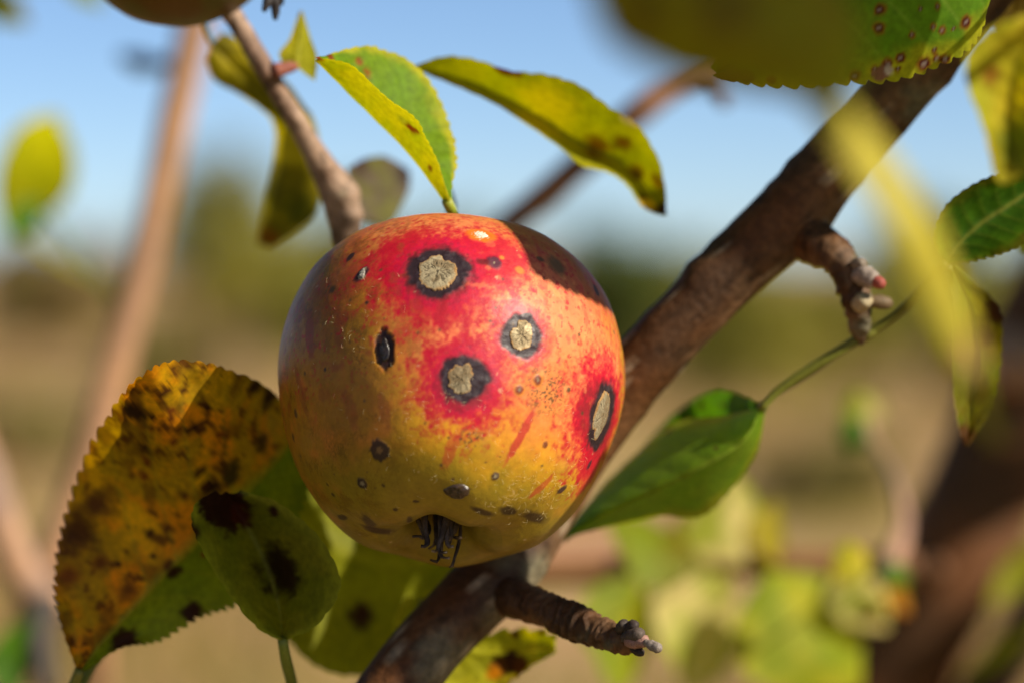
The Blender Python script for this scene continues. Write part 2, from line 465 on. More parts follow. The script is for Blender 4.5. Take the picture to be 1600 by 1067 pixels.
apple = thing('apple', 'red and yellow apple with corky scab spots hanging before the thick branch', 'apple', AC)
NL, NM = 420, 760
ap, aloc, aph, ah = apple_points(NL, NM, AC, AR, ax_up, ax_x, ax_z)
AN = ap.reshape(NL, NM, 3)
_n = np.cross(np.roll(AN, -1, 1) - np.roll(AN, 1, 1), np.gradient(AN, axis=0)); an = nrm(_n).reshape(-1, 3)
if np.mean(np.sum(an * (ap - AC), 1)) < 0: an = -an
apx, apy, apd = proj(ap)
facing = np.sum(an * (np.array(CAM_LOC) - ap), 1) > 0
def on_apple(px, py):
    """surface point, normal at a photo pixel"""
    dd = (apx - px) ** 2 + (apy - py) ** 2 + np.where(facing, 0, 1e6) + (apd - apd.min()) * 400
    i = int(np.argmin(dd)); return ap[i].copy(), an[i].copy()

def blob(px, py, rmm, soft=.6, asp=1.0, rot=0.0, nz=None, namp=.5):
    """mask on the skin: 1 inside a spot of rmm millimetres, measured along the skin"""
    c, n = on_apple(px, py)
    m = nrm(ax_up - n * np.dot(ax_up, n)); h = np.cross(m, n)       # meridian and cross directions
    q = ap - c
    a = q @ h; b = q @ m
    ca, sa = math.cos(rot), math.sin(rot)
    a, b = a * ca + b * sa, -a * sa + b * ca
    dn = q @ n
    d = np.sqrt((a * asp) ** 2 + (b / asp) ** 2 + dn ** 2) * 1000
    if nz is not None: d = d * (1 + namp * nz)
    return sstep(rmm * (1 + soft), rmm * (1 - soft), d)

mm = (ap - AC) * 1000
nA = fbm(mm * .18, 5, 1) - .5; nB = fbm(mm * .55, 4, 2) - .5; nC = fbm(mm * 1.6, 3, 3) - .5; nF = fbm(mm * 4.5, 2, 4) - .5
streak = fbm(np.c_[np.cos(aph) * 26, np.sin(aph) * 26, ah * 2.2], 4, 6) - .5
streak2 = fbm(np.c_[np.cos(aph) * 9, np.sin(aph) * 9, ah * 1.5], 3, 7) - .5
SALMON = np.array([.72, .20, .07]); ORANGE = np.array([.62, .20, .028]); YELLOW = np.array([.72, .36, .012]); OLIVE = np.array([.40, .195, .010])
GREEN = np.array([.22, .175, .012]); RED = np.array([.50, .004, .024]); DKRED = np.array([.22, .012, .018]); PURP = np.array([.025, .012, .017])
TAN = np.array([.33, .27, .165]); BROWN = np.array([.10, .055, .02])
c = np.tile(OLIVE, (len(ap), 1))
c = mixc(c, ORANGE, sstep(-.10, .25, nA + .5 * streak2) * .75)
c = mixc(c, YELLOW, blob(800, 735, 19, .55, .8, 0, nA, .8) * .95)
c = mixc(c, YELLOW * .8 + GREEN * .25, blob(690, 800, 14, .6, .7, 0, nA, .8) * .8)
c = mixc(c, SALMON, np.clip(blob(760, 490, 16, .5, 1.0, 0, nA, 1.1) + blob(890, 520, 15, .5, .9, 0, nA, .9) + blob(880, 610, 12, .6, .9, 0, nA, 1.), 0, 1) * .95)
c = mixc(c, SALMON * [1, 1.25, 1.3], blob(880, 470, 9, .7, 1, 0, nA, 1.) * .7)
c = mixc(c, ORANGE, blob(830, 640, 11, .7, 1, 0, nB, 1.) * .65)
c = mixc(c, SALMON * .9, blob(690, 350, 12, .6, .7, 0, nA, .8) * .9)
c = mixc(c, GREEN, sstep(-.60, -.93, ah + .25 * nA) * .85)
c = mixc(c, GREEN * .75, sstep(-.9, -.8, ah) * 0 + (np.hypot(aloc[:, 0], aloc[:, 2]) < .35) * (ah < -.6) * .5)
c = mixc(c, RED * .85 + [.05, .03, .02], blob(900, 410, 12, .6, .9, 0, nA, .8) * .6)
c = mixc(c, OLIVE * .8, blob(920, 440, 5, .6, .9, 0, nB, .9) * .4)
# red blush: streaks and mottling
c = mixc(c, RED, sstep(.10, .24, streak * .9 + .5 * nB + .25 * nA) * sstep(-.75, -.3, ah) * (.22 + .2 * sstep(560, 720, apx)))
c = mixc(c, DKRED * [2.2, 1.6, 1.3], sstep(.06, .22, streak2 + .6 * nA) * sstep(-.7, -.2, ah) * sstep(720, 560, apx) * .35)
c = mixc(c, OLIVE * [.9, .8, 1], np.clip(blob(470, 500, 11, .6, .8, 0, nA, 1.) + blob(540, 590, 11, .6, 1, 0, nA, 1.), 0, 1) * .8)
c = mixc(c, RED * [.8, 1, 1], np.clip(blob(560, 430, 8, .8, .8, .3, nB, 1.2), 0, 1) * .75)
c = mixc(c, OLIVE * .45, np.clip(blob(520, 500, 9, .8, 1, 0, nB, 1.4) + blob(640, 510, 4.5, .8, 1.2, 0, nC, 1.2) + blob(530, 690, 5.5, .8, 1, 0, nC, 1.2) + blob(500, 440, 8, .8, 1, 0, nB, 1.4), 0, 1) * .55 * sstep(-.25, .2, nC + nF + .15))
# halos round the lesions
for (x, y, r, k) in [(684, 424, 11.5, 1), (726, 595, 8.6, 1), (815, 525, 6.2, .75), (940, 650, 10.5, 1), (925, 720, 6, .9), (640, 400, 7, .9), (770, 400, 7, .9)]:
    c = mixc(c, RED, blob(x, y, r * 1.1, .34, 1, 0, nB * .9 + nC * .6, 1.0) * k)
c = mixc(c, RED * [1, 1, 1.6] + [0, .0, .02], np.clip(blob(684, 424, 8.2, .25, 1, 0, nC, .6) + blob(726, 595, 6.2, .25, 1, 0, nC, .6) + blob(815, 525, 5.0, .3, 1, 0, nC, .6), 0, 1) * .6)
c = mixc(c, DKRED, np.clip(blob(684, 424, 7.0, .18, 1, 0, nC, .5) + blob(726, 595, 5.4, .2, 1, 0, nC, .5) + blob(940, 652, 7.8, .25, .85, 0, nC, .4), 0, 1) * .8)
# red bars down the skin
for (x, y, r, asp, k) in [(690, 490, 2.2, 1.7, .9), (814, 680, 2.3, 2.6, .8), (484, 522, 2.6, 1.9, .85), (528, 520, 1.9, 1.7, .5), (705, 700, 2.2, 1.8, .55), (846, 760, 1.6, 2.0, .6),
                          (470, 610, 2.5, 2.4, .5), (548, 640, 2.4, 1.6, .4), (600, 640, 2.0, 1.8, .4)]:
    c = mixc(c, RED * [.85, 2.5, 1] if x > 620 else np.array([.24, .045, .018]), blob(x, y, r, .22, asp, .05 if x < 700 else -.22, nC, .6) * k)
# freckles
fre = fbm(mm * 1.1, 2, 71)
c = mixc(c, RED * .9, sstep(.70, .76, fre) * sstep(-.7, -.2, ah) * .7)
lent = vn(mm * .62, 88) * vn(mm * 1.3, 89)
c = mixc(c, np.array([.75, .55, .3]), sstep(.74, .80, lent) * .4)
for (x, y, r) in [(858, 612, 4.5), (738, 683, 2.2), (845, 600, 3)]:
    c = mixc(c, BROWN, blob(x, y, r, .5) * sstep(.60, .68, vn(mm * 3.2, 5)) * .85)
mot = sstep(.08, .22, fbm(mm * .75, 4, 131) - .5) * sstep(-.75, -.3, ah) * sstep(600, 700, apx)
c = mixc(c, RED * [1, 3, 1.2], mot * .5)
c = mixc(c, SALMON * [1.1, 1.5, 1.4], sstep(.10, .24, fbm(mm * .5, 4, 137) - .5) * blob(860, 500, 17, .5) * .5)
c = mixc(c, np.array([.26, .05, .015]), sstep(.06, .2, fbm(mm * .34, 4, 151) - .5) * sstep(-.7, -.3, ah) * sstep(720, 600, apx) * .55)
# soot smudges
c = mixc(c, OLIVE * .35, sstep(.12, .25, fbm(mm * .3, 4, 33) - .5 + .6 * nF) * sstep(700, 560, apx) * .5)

disp = np.zeros(len(ap)); 
LES = [  # x, y, ring mm, aspect, rot, core mm
    (684, 424, 6.0, 1.0, .2, 4.0), (815, 525, 4.15, .97, .1, 2.5), (726, 592, 4.5, .98, .1, 2.65), (941, 650, 6.0, 1.18, .1, 4.0)]
for (x, y, r, asp, rot, core) in LES:
    ne = nA * .5 + nB * .45 + nC * .12
    m1 = blob(x, y, r, .13, asp, rot, ne, .8)
    rim = blob(x, y, r * .99, .06, asp, rot, ne, .6) - blob(x, y, r * .85, .10, asp, rot, ne, .6)
    c = mixc(c, PURP * (1 + .9 * sstep(0, .3, nC + nF))[:, None] if False else PURP, m1)
    c = mixc(c, np.array([.10, .085, .095]), m1 * sstep(.04, .3, nB + .5 * nF) * .35)
    disp += -0.00016 * m1 + 0.00012 * m1 * sstep(-.1, .2, nB) + 0.00006 * np.clip(rim, 0, 1)
for (x, y, r, asp) in [(724, 416, 1.5, 1), (751, 591, 1.7, .9), (822, 499, 1.5, 1), (936, 690, 1.8, 1.3)]:
    c = mixc(c, PURP, blob(x, y, r, .2, asp, 0, nB + nC * .3, .7))
small = [ # x, y, r, aspect, rot, colour, soft, displacement mm
    (600, 545, 2.75, 1.38, .02, PURP * .6, .12, -.5), (594, 702, 2.15, 1, 0, PURP, .14, .15), (547, 401, 1.0, 1.2, -.5, PURP, .2, 0), (566, 428, 1.5, 1.25, -.6, PURP * 1.3, .2, .1),
    (752, 367, 2.5, .85, 0, np.array([.75, .16, .01]), .25, .1), (771, 411, 1.5, 1, 0, PURP * 1.6 + [.02, 0, .01], .3, .1), (754, 410, 1.0, .75, 0, DKRED * .6, .5, 0),
    (566, 754, 1.15, 1, 0, PURP, .2, .15), (774, 743, .8, 1, 0, PURP * 2, .2, .15), (840, 592, 1.25, 1, 0, ORANGE, .3, 0), (840, 592, .85, 1.1, 0, np.array([.16, .03, .02]), .2, .12),
    (812, 608, 1.35, 1, 0, ORANGE * .9, .3, 0), (812, 608, .8, 1, 0, np.array([.18, .03, .02]), .25, .12), (878, 764, 1.0, 1.3, -.5, PURP * 1.5, .25, .1), (851, 694, .65, 1, 0, np.array([.16, .04, .02]), .3, .1),
    (888, 608, .5, 1, 0, BROWN, .3, .1), (795, 797, 1.7, .7, .3, BROWN * .5, .3, 0), (835, 808, 2.2, .6, .2, BROWN * .6, .5, 0), (535, 808, 1.2, .7, -.4, BROWN * .4, .25, 0),
    (577, 815, 2.2, .6, -.2, BROWN * .5, .4, 0), (590, 828, 2.0, .6, -.1, BROWN * .5, .4, 0), (462, 646, .8, 1.2, 0, BROWN, .3, .1), (459, 683, .8, 1.2, 0, BROWN, .3, .1), (785, 403, .5, 1, 0, ORANGE, .4, 0),
    (812, 423, .9, 1, 0, ORANGE, .4, 0), (870, 415, 2.2, 1, 0, BROWN * 1.4, .5, 0), (845, 405, .8, .8, 0, BROWN, .4, 0), (507, 577, .35, 1, 0, PURP, .3, 0), (572, 473, .4, 1, 0, PURP, .3, 0),
    (520, 772, .5, 1, 0, BROWN * .6, .3, 0), (598, 757, .4, 1, 0, BROWN * .6, .3, 0), (618, 795, .5, 1, 0, BROWN * .5, .3, 0), (650, 783, .5, .8, 0, BROWN * .5, .3, 0), (921, 725, .9, 1.2, 0, PURP * 1.5, .3, .1),
    (932, 455, 1.2, 1.2, 0, PURP * 2, .3, 0), (640, 812, 1.0, .6, 0, BROWN * .5, .4, 0), (755, 800, 1.4, .5, 0, BROWN * .5, .4, 0), (960, 520, .5, 1, 0, BROWN, .3, 0), (520, 452, .9, 1, 0, BROWN * .6, .5, 0)]
for k in range(46):
    small.append((470 + 470 * RNG.random(), 420 + 360 * RNG.random(), .18 + .2 * RNG.random(), 1, 0, BROWN * (.4 + RNG.random()), .4, 0))
for (x, y, r, asp, rot, sc, soft, dz) in small:
    mk = blob(x, y, r, soft, asp, rot, nC, .45); c = mixc(c, sc, mk * .93); disp += mk * dz * .001
# pale pupils inside the small spots
for (x, y, r, cc_) in [(594, 702, .62, BROWN * 2.2), (752, 368, 1.05, np.array([.75, .65, .5])), (566, 754, .5, TAN * .7), (840, 592, .3, TAN * .7), (812, 608, .3, TAN * .6), (774, 743, .35, TAN * .8), (566, 434, .55, TAN * .9), (569, 421, .45, TAN * .9), (771, 411, .2, TAN)]:
    c = mixc(c, cc_, blob(x, y, r, .3, 1, 0, nF, 1.2))
c = np.clip(c * (1 + .25 * nB + .18 * nC + .08 * nF)[:, None], .004, .95)
aps = ap + an * disp[:, None] + an * (0.00008 * nB + 0.00004 * nC)[:, None]
mesh('skin', aps, gridfaces(NL, NM, True), M_SKIN, apple, c)

# corky scabs seated in the dark rings
def scab(px, py, rmm, asp, rot, seed, label, rag=.11, pale=1.0, bite=(), dome=0.16, ncr=40):
    ctr, n = on_apple(px, py)
    m = nrm(ax_up - n * np.dot(ax_up, n)); h = np.cross(m, n)
    nr, na = 40, 150
    th = np.linspace(0, 2 * math.pi, na, endpoint=False); rr = np.linspace(0.02, 1, nr)
    T, Rr = np.meshgrid(th, rr); 
    edge = 1 + rag * (fbm(np.c_[np.cos(th) * 2.2, np.sin(th) * 2.2, th * 0 + seed], 4, seed) - .5) * 2 + .10 * (fbm(np.c_[np.cos(th) * 11, np.sin(th) * 11, th * 0], 3, seed + 1, .7) - .5) * 2
    for (ang, wdt, dep) in bite:
        dd = np.abs((th - ang + math.pi) % (2 * math.pi) - math.pi); edge -= dep * np.exp(-(dd / wdt) ** 2)
    A = Rr * edge[None] * rmm * .001; a = A * np.cos(T) / asp; b = A * np.sin(T) * asp
    a, b = a * math.cos(rot) - b * math.sin(rot), a * math.sin(rot) + b * math.cos(rot)
    q = np.stack([a, b], -1).reshape(-1, 2)
    rad_n = np.hypot(q[:, 0], q[:, 1]) * 1000
    rk = np.random.default_rng(seed); crack = np.zeros(len(q)); wob = (fbm(np.c_[q * 1100, rad_n * 0], 3, seed + 4) - .5) * .5
    for k in range(ncr):
        a0 = rk.random() * 6.283; r0, r1 = rk.random() * .6, .35 + rk.random() * .5; wd_ = .012 + .022 * rk.random()
        dd = np.abs((T.ravel() + wob - a0 + math.pi) % (2 * math.pi) - math.pi) * Rr.ravel()
        crack = np.maximum(crack, sstep(wd_, wd_ * .3, dd) * sstep(r0, r0 + .08, Rr.ravel()) * sstep(r1 + .08, r1, Rr.ravel()))
    cr2 = sstep(.02, 0, np.abs(fbm(np.c_[q * 1100, rad_n * 0], 3, seed + 6) - .5)) * .35
    crack = np.clip(crack + cr2 + sstep(.10, .03, Rr.ravel()), 0, 1)
    hgt = dome * (1 - Rr.ravel() ** 4) + .10 * (fbm(np.c_[q * 1500, rad_n * 0], 3, seed + 7) - .5) - .16 * crack - .6 * sstep(.95, 1, Rr.ravel())
    base = ctr + q[:, :1] * h + q[:, 1:] * m
    base = base - n * ((rad_n * .001) ** 2 / (2 * AR))[:, None]
    p = base + n * (hgt * .001 + .00005)[:, None]
    cc = np.tile(TAN * pale, (len(p), 1)) * (0.8 + .5 * fbm(np.c_[q * 700, rad_n * 0], 3, seed + 8))[:, None]
    cc = mixc(cc, np.array([.16, .10, .045]), sstep(.52, .68, fbm(np.c_[q * 520, rad_n * 0], 3, seed + 12)) * .6)
    cc = mixc(cc, np.array([.05, .04, .025]), crack * .85)
    cc = mixc(cc, np.array([.40, .20, .06]), sstep(.82, .97, Rr.ravel() + .15 * (fbm(np.c_[q * 1200, rad_n * 0], 2, seed) - .5)) * .75)
    f = [tuple(x) for x in gridfaces(nr, na, True)] + [tuple(range(na - 1, -1, -1))]
    return mesh('scab', p, f, M_SCAB, apple, cc, True, label)
scab(683, 425, 3.95, 1.03, .1, 3, 'wide tan cracked scab near the top of the apple', .15, 1.0, [(1.0, .25, .16), (2.2, .12, .08)])
scab(816, 524, 2.75, 1.12, -.1, 13, 'pale round scab in a grey ring', .14, 1.9, [(2.5, .3, .25)])
scab(721, 592, 2.8, 1.12, -.35, 23, 'small ragged tan scab in a broad black ring', .34, .95, [(.3, .25, .22), (3.6, .2, .12), (5.2, .2, .12)])
scab(941, 648, 4.1, 1.28, .0, 33, 'long grey green scab on the side of the apple', .13, .72, [(4.4, .3, .3)], .3, 6)

def pimple(name, px, py, rmm, asp, col, mat, label, seed, hgt=.7):
    ctr, n = on_apple(px, py); m = nrm(ax_up - n * np.dot(ax_up, n)); h = np.cross(m, n)
    nr, na = 14, 40; th = np.linspace(0, 2 * math.pi, na, endpoint=False); rr = np.linspace(.05, 1, nr); T, Rr = np.meshgrid(th, rr)
    ed = 1 + .5 * (fbm(np.c_[np.cos(th) * 1.6, np.sin(th) * 1.6, th * 0 + seed], 3, seed) - .5)
    a = (Rr * ed * np.cos(T) * rmm * .001 / asp).ravel(); b = (Rr * ed * np.sin(T) * rmm * .001 * asp).ravel()
    hg = np.sqrt(np.clip(1 - Rr.ravel() ** 2, 0, 1)) * hgt * (0.5 + fbm(np.c_[a * 1400, b * 1400, a * 0], 3, seed + 2)) - .15
    p = ctr + a[:, None] * h + b[:, None] * m + n * (hg * .001)[:, None]
    f = [tuple(x) for x in gridfaces(nr, na, True)] + [tuple(range(na - 1, -1, -1))]
    mesh(name, p, f, mat, apple, np.tile(col, (len(p), 1)) * (.6 + .8 * fbm(p * 1500, 2, seed))[:, None], True, label)
pimple('blister', 713, 767, 2.2, .85, np.array([.05, .03, .018]), M_GLOSS, 'wet dark blister above the calyx', 2, .9)
pimple('blister', 600, 545, 1.5, 1.6, np.array([.02, .014, .012]), M_GLOSS, 'narrow black lens shaped scar', 5, .45)
pimple('crust', 566, 428, 1.1, 1.3, np.array([.25, .23, .2]), M_SCAB, 'flaky grey crust', 8, .5)
pimple('crust', 752, 368, 1.05, .7, np.array([.75, .68, .55]), M_SCAB, 'white fleck in an orange ring', 9, .45)

# dried calyx
for k in range(15):
    a = k * 2.4 + .3 + .25 * RNG.normal(); b0 = AC + AR * (ax_up * -.68 + ax_x * .06 * math.sin(a) + ax_z * .06 * math.cos(a))
    sp = .03 + .08 * RNG.random(); ln_ = .20 + .17 * RNG.random()
    tp = AC + AR * (ax_up * (-.74 - ln_) + ax_x * (sp * math.sin(a) + .01) + ax_z * sp * math.cos(a))
    md = (b0 + tp) / 2 + AR * (.04 * (ax_x * math.sin(a) + ax_z * math.cos(a)) + .02 * RNG.normal() * ax_x)
    cu = tp + AR * (.03 * RNG.normal() * ax_x - ax_up * .02 + ax_z * .035 * RNG.normal())
    tube('sepal', np.array([b0, md, tp, cu]), [.0009, .0008, .0005, .0004], M_DRY, apple, 9, 22, (.028, .019, .014), (.075, .055, .042), .4, 1400, seed=k, oval=.55,
         colfun=lambda c_, p_, s_, n_: mixc(c_, np.array([.30, .22, .14]), sstep(.93, 1, s_)) if k % 3 == 0 else c_)
# stalk of the apple, back to the twig
tube('stalk', np.array([AC + AR * ax_up * .40, AC + AR * ax_up * .68, P(692, 405, .600), P(655, 440, .618), P(618, 530, .6245)]), [.0012, .0011, .0011, .0013, .0018], M_BARK, apple, 12, 30,
     (.10, .06, .03), disp=.1, nscale=700)

# fine pale hairs on the skin
def fuzz():
    Q, F = [], []
    spots = [(700, 700, 150, 100, 60), (830, 770, 90, 50, 190), (560, 500, 90, 90, 40), (700, 640, 120, 50, 60), (880, 700, 60, 80, 40)]
    for (x0, y0, sx, sy, n) in spots:
        for _ in range(n):
            x = x0 + RNG.normal() * sx * .5; y = y0 + RNG.normal() * sy * .5
            if (x - 705) ** 2 + (y - 600) ** 2 > 255 ** 2: continue
            b, nn = on_apple(x, y)
            t = nrm(RNG.normal(size=3)); t = nrm(t - nn * (t @ nn)); L = (.5 + .8 * RNG.random()) * .001; w = .000024
            curve = nrm(np.cross(nn, t)) * L * RNG.normal() * .25
            pts = [b - nn * .00005, b + nn * L * .28 + t * L * .3, b + nn * L * .34 + t * L * .7 + curve, b + nn * L * .22 + t * L + curve * 1.8]
            o = len(Q); sd = np.cross(t, nn) * w
            for k, q in enumerate(pts):
                s = 1 - .25 * k
                Q.append(q + sd * s); Q.append(q - sd * s * .5 + nn * w * s * .87); Q.append(q - sd * s * .5 - nn * w * s * .87)
            for k in range(3):
                for j in range(3):
                    a, bb = o + 3 * k + j, o + 3 * k + (j + 1) % 3
                    F.append((a, bb, bb + 3, a + 3))
    Q = np.array(Q)
    mesh('fuzz', Q, F, M_FUZZ, apple, np.tile([.85, .72, .38], (len(Q), 1)), True, None, 'stuff')
fuzz()

# ================================================================== THICK BRANCH
BK = lin(72, 51, 34); BK2 = lin(108, 82, 58); BKR = lin(108, 64, 28)
def bark_extra(bumps=(), rings=0, ramp=0):
    def f(R, s, th, p):
        for (px, py, r, hh) in bumps:
            x, y, d = proj(p.reshape(-1, 3)); q = ((x - px) ** 2 + (y - py) ** 2).reshape(R.shape)
            fr = (d.reshape(R.shape) < np.median(d.reshape(R.shape), axis=1, keepdims=True) + .004)
            R = R + hh * np.exp(-q / (r * r)) * fr
        return R
    return f
def bark_col(seed, lent=True, warm=.5):
    def f(c, p, s, n):
        c = mixc(c, BKR, sstep(.45, .65, fbm(p * 45, 3, seed + 60)) * warm)
        c = mixc(c, BK * .35, sstep(.62, .75, fbm(p * 420, 3, seed + 61)) * .7)
        if lent:
            l = vn(p * 300, seed + 62) * .8 + .2 * vn(p * 900, seed + 63)
            c = mixc(c, lin(176, 158, 132), sstep(.74, .79, l) * .85)
        g = fbm(p * 70, 4, seed + 64); c = mixc(c, lin(120, 122, 100), sstep(.62, .74, g) * .5)
        return c
    return f
branch = thing('apple_branch', 'thick dark brown branch running diagonally behind the scabbed apple', 'branch', (-.13, .74, -.05))
BR = [(440, 1330, .575), (520, 1215, .577), (590, 1118, .579), (655, 1025, .582), (735, 938, .588), (800, 868, .594), (868, 765, .600), (938, 655, .600), (1012, 562, .597), (1110, 458, .595), (1230, 338, .594), (1332, 222, .592), (1432, 110, .590), (1545, -25, .588), (1640, -140, .586), (1800, -330, .59)]
bp_ = np.vstack([[(-.13, .74, -.05), (-.125, .73, .45), (-.115, .70, .95), (-.075, .62, 1.24)], PP(BR)])
br_ = [.026, .021, .015, .0105] + [r * .000133 for r in (62, 58, 56, 54, 54, 53, 50, 50, 51, 52, 55, 51, 49, 47, 45, 40)]
def br_extra(R, s, th, p):
    x, y, d = proj(p.reshape(-1, 3)); x = x.reshape(R.shape); y = y.reshape(R.shape); d = d.reshape(R.shape)
    for (px, py, r, hh) in [(1092, 428, 22, .0018), (1285, 385, 40, .0016), (800, 920, 45, .0012), (1020, 500, 14, .0006), (1175, 345, 16, .0006)]:
        R = R + hh * np.exp(-((x - px) ** 2 + (y - py) ** 2) / (r * r))
    b = vn(p.reshape(-1, 3) * 330, 62 + 3).reshape(R.shape)
    return R + .0005 * sstep(.80, .9, b)
tube('limb', bp_, br_, M_BARK, branch, 56, 520, BK, BK2, .045, 160, 3, None, extra=br_extra, colfun=bark_col(3))

def wrinkle(freq, amp, s0=.25):
    def f(R, s, th, p):
        n = fbm(np.c_[np.cos(th.ravel()) * .9, np.sin(th.ravel()) * .9, s.ravel() * freq], 3, 5).reshape(R.shape)
        saw = np.modf(s * freq + n * 1.6)[0]
        return R * (1 + amp * (saw - .5) * sstep(s0, s0 + .1, s))
    return f
sp1 = tube('spur', PP([(775, 925, .590), (815, 938, .580), (850, 952, .573), (890, 968, .568), (930, 985, .563), (968, 998, .559), (992, 1004, .557)]), [r * .000127 for r in (34, 30, 25, 27, 25, 22, 17)], M_BARK, branch,
     40, 130, BK * 1.0, BK2, .12, 420, 21, 'knobbly ringed spur sticking out below the apple', extra=wrinkle(20, .26), colfun=bark_col(20, False, .3))
# broken scales and a bud at the spur's end
for k, (a, b, r) in enumerate([((980, 996, .556), (1002, 990, .551), 11), ((986, 1008, .556), (1004, 1022, .552), 6), ((984, 1002, .555), (1012, 1002, .551), 11), ((1008, 1004, .551), (1034, 1014, .549), 8), ((980, 985, .557), (994, 974, .553), 9), ((968, 984, .557), (978, 972, .555), 8)]):
    tube('bud_scale', np.array([P(*a), P(*a) * .6 + P(*b) * .4, P(*a) * .15 + P(*b) * .85, P(*b)]), [r * .00012, r * .00015, r * .00012, r * .00003], M_DRY, sp1, 10, 16, [(.10, .075, .06), (.045, .03, .022), (.34, .19, .15), (.24, .20, .17), (.05, .035, .03), (.06, .045, .035)][k], None, .35, 900, seed=k + 3)
sp2 = tube('spur', PP([(1262, 372, .592), (1300, 393, .585), (1322, 420, .583), (1334, 450, .583), (1341, 482, .584), (1343, 512, .586), (1346, 536, .588)]), [r * .00013 for r in (40, 29, 25, 26, 22, 16, 5)], M_BARK, branch,
     32, 90, BK, BK2, .16, 420, 31, 'short knobbly spur with buds below the thick branch', extra=wrinkle(9, .2, .3), colfun=bark_col(30, False, .3))
for k, (a, b, r, cl) in enumerate([((1338, 428, .580), (1372, 440, .576), 15, (.30, .24, .20)), ((1365, 438, .577), (1382, 446, .575), 8, (.34, .08, .06)), ((1340, 480, .580), (1356, 466, .577), 13, (.36, .29, .17)), ((1350, 470, .582), (1395, 475, .583), 9, (.15, .10, .05)), ((1336, 415, .580), (1352, 410, .578), 10, (.2, .16, .12))]):
    tube('bud', np.array([P(*a), P(*a) * .6 + P(*b) * .4, P(*a) * .15 + P(*b) * .85, P(*b)]), [r * .00012, r * .00015, r * .00012, r * .00003], M_DRY, sp2, 12, 16, cl, None, .25, 700, seed=k + 13)

# leaf colours
YG = lin(178, 176, 36); YGD = lin(132, 146, 28); YEL = lin(205, 186, 40); GRN = lin(92, 138, 26); DGR = lin(62, 100, 20); ORG = lin(226, 142, 14); BRN = lin(92, 54, 22); DBR = lin(52, 30, 16); OLV = lin(126, 116, 22)
CREAM = lin(226, 208, 132); PALE = lin(170, 176, 60)

# lower right folded leaf on a long stalk
lf = leaf(branch, PP([(1188, 638, .591), (1128, 650, .608), (1050, 664, .622), (975, 724, .622), (916, 788, .616), (880, 838, .611)]),
     PP([(1192, 634, .590), (1160, 690, .588), (1085, 735, .590), (1005, 775, .596), (930, 810, .604), (881, 839, .611)]),
     PP([(1196, 640, .592), (1178, 716, .602), (1102, 802, .609), (1035, 806, .612), (955, 822, .612), (883, 840, .612)]),
     lin(126, 164, 34), lin(136, 168, 36), 'folded green leaf beside the thick branch, on a long stalk', 170, 16, 26, .0010, .0010, .0009, lin(176, 176, 40), lin(150, 166, 60), [(1045, 672, .0010, BRN, .4), (1118, 700, .0006, BRN, .4)], 41)
petiole(lf, [(1188, 640, .590), (1215, 612, .590), (1260, 580, .589), (1305, 552, .588), (1340, 530, .588)], .0008, .0012, lin(120, 124, 40) * .8, 20)
lf = leaf(branch, PP([(1192, 630, .593), (1122, 611, .622), (1062, 640, .640), (1010, 690, .648)]), PP([(1190, 634, .595), (1120, 650, .626), (1060, 680, .644), (1005, 705, .650)]), PP([(1190, 640, .597), (1118, 690, .630), (1055, 715, .646), (1000, 712, .652)]),
     DGR, GRN * .8, 'dark green leaf tucked behind the folded leaf', 90, 10, 16, .0008, 0, .0006, None, None, [(1095, 632, .0010, DBR, .3), (1070, 655, .0012, DBR, .3), (1128, 632, .0008, DBR, .3)], 43)
petiole(lf, [(1188, 634, .593), (1225, 608, .594), (1275, 576, .592), (1340, 528, .589)], .0006, .0008, lin(120, 124, 40) * .7, 16)
# spotted leaf at the top
SP = [(1375, 16, .0010), (1374, 46, .0010), (1510, 35, .0012), (1459, 42, .0007), (1473, 50, .0008), (1407, 89, .0009), (1443, 99, .0014), (1464, 90, .0008), (1385, 98, .0007), (1402, 106, .0006), (1368, 106, .0007), (1465, 12, .0005), (1438, 15, .0005), (1425, 57, .0006), (1335, 122, .001), (1388, 103, .0008), (1490, 46, .0004), (1460, 80, .0006), (1476, 92, .0010)]
spots = []
for (x, y, r) in SP: spots += [(x, y, r * 1.15, lin(150, 96, 34), .35), (x, y, r * .8, lin(84, 24, 20), .25), (x, y, r * .38, lin(160, 140, 130), .3)]
spots += [(1375, 120, .0016, lin(140, 100, 80), .3), (1390, 112, .0008, lin(200, 185, 170), .4), (1140, 120, .003, lin(112, 78, 46), .4), (1165, 122, .002, lin(112, 78, 46), .4), (1205, 128, .001, lin(150, 90, 50), .4)]
lf = leaf(branch, PP([(1128, 126, .541), (1190, 134, .539), (1260, 136, .538), (1330, 129, .538), (1400, 124, .539), (1455, 106, .540), (1505, 82, .540), (1532, 50, .541), (1546, 0, .542), (1556, -60, .546)]),
     PP([(1124, 118, .541), (1185, 55, .535), (1245, 10, .528), (1310, -30, .528), (1370, -60, .529), (1430, -80, .531), (1480, -95, .534), (1520, -105, .537), (1550, -105, .541), (1575, -95, .546)]),
     PP([(1122, 100, .542), (1150, 0, .540), (1200, -90, .542), (1260, -150, .546), (1330, -190, .549), (1400, -210, .551), (1460, -215, .552), (1520, -195, .551), (1560, -160, .549), (1580, -110, .547)]),
     lin(110, 150, 34), lin(96, 140, 28), 'green leaf with brown ringed spots and a yellow toothed edge', 240, 40, 24, .0014, .0022, .0004, lin(196, 190, 40), lin(160, 180, 80), spots, 47, nveins=8)
petiole(lf, [(1574, -96, .546), (1600, -110, .560), (1615, -112, .582)], .0009, .0012)
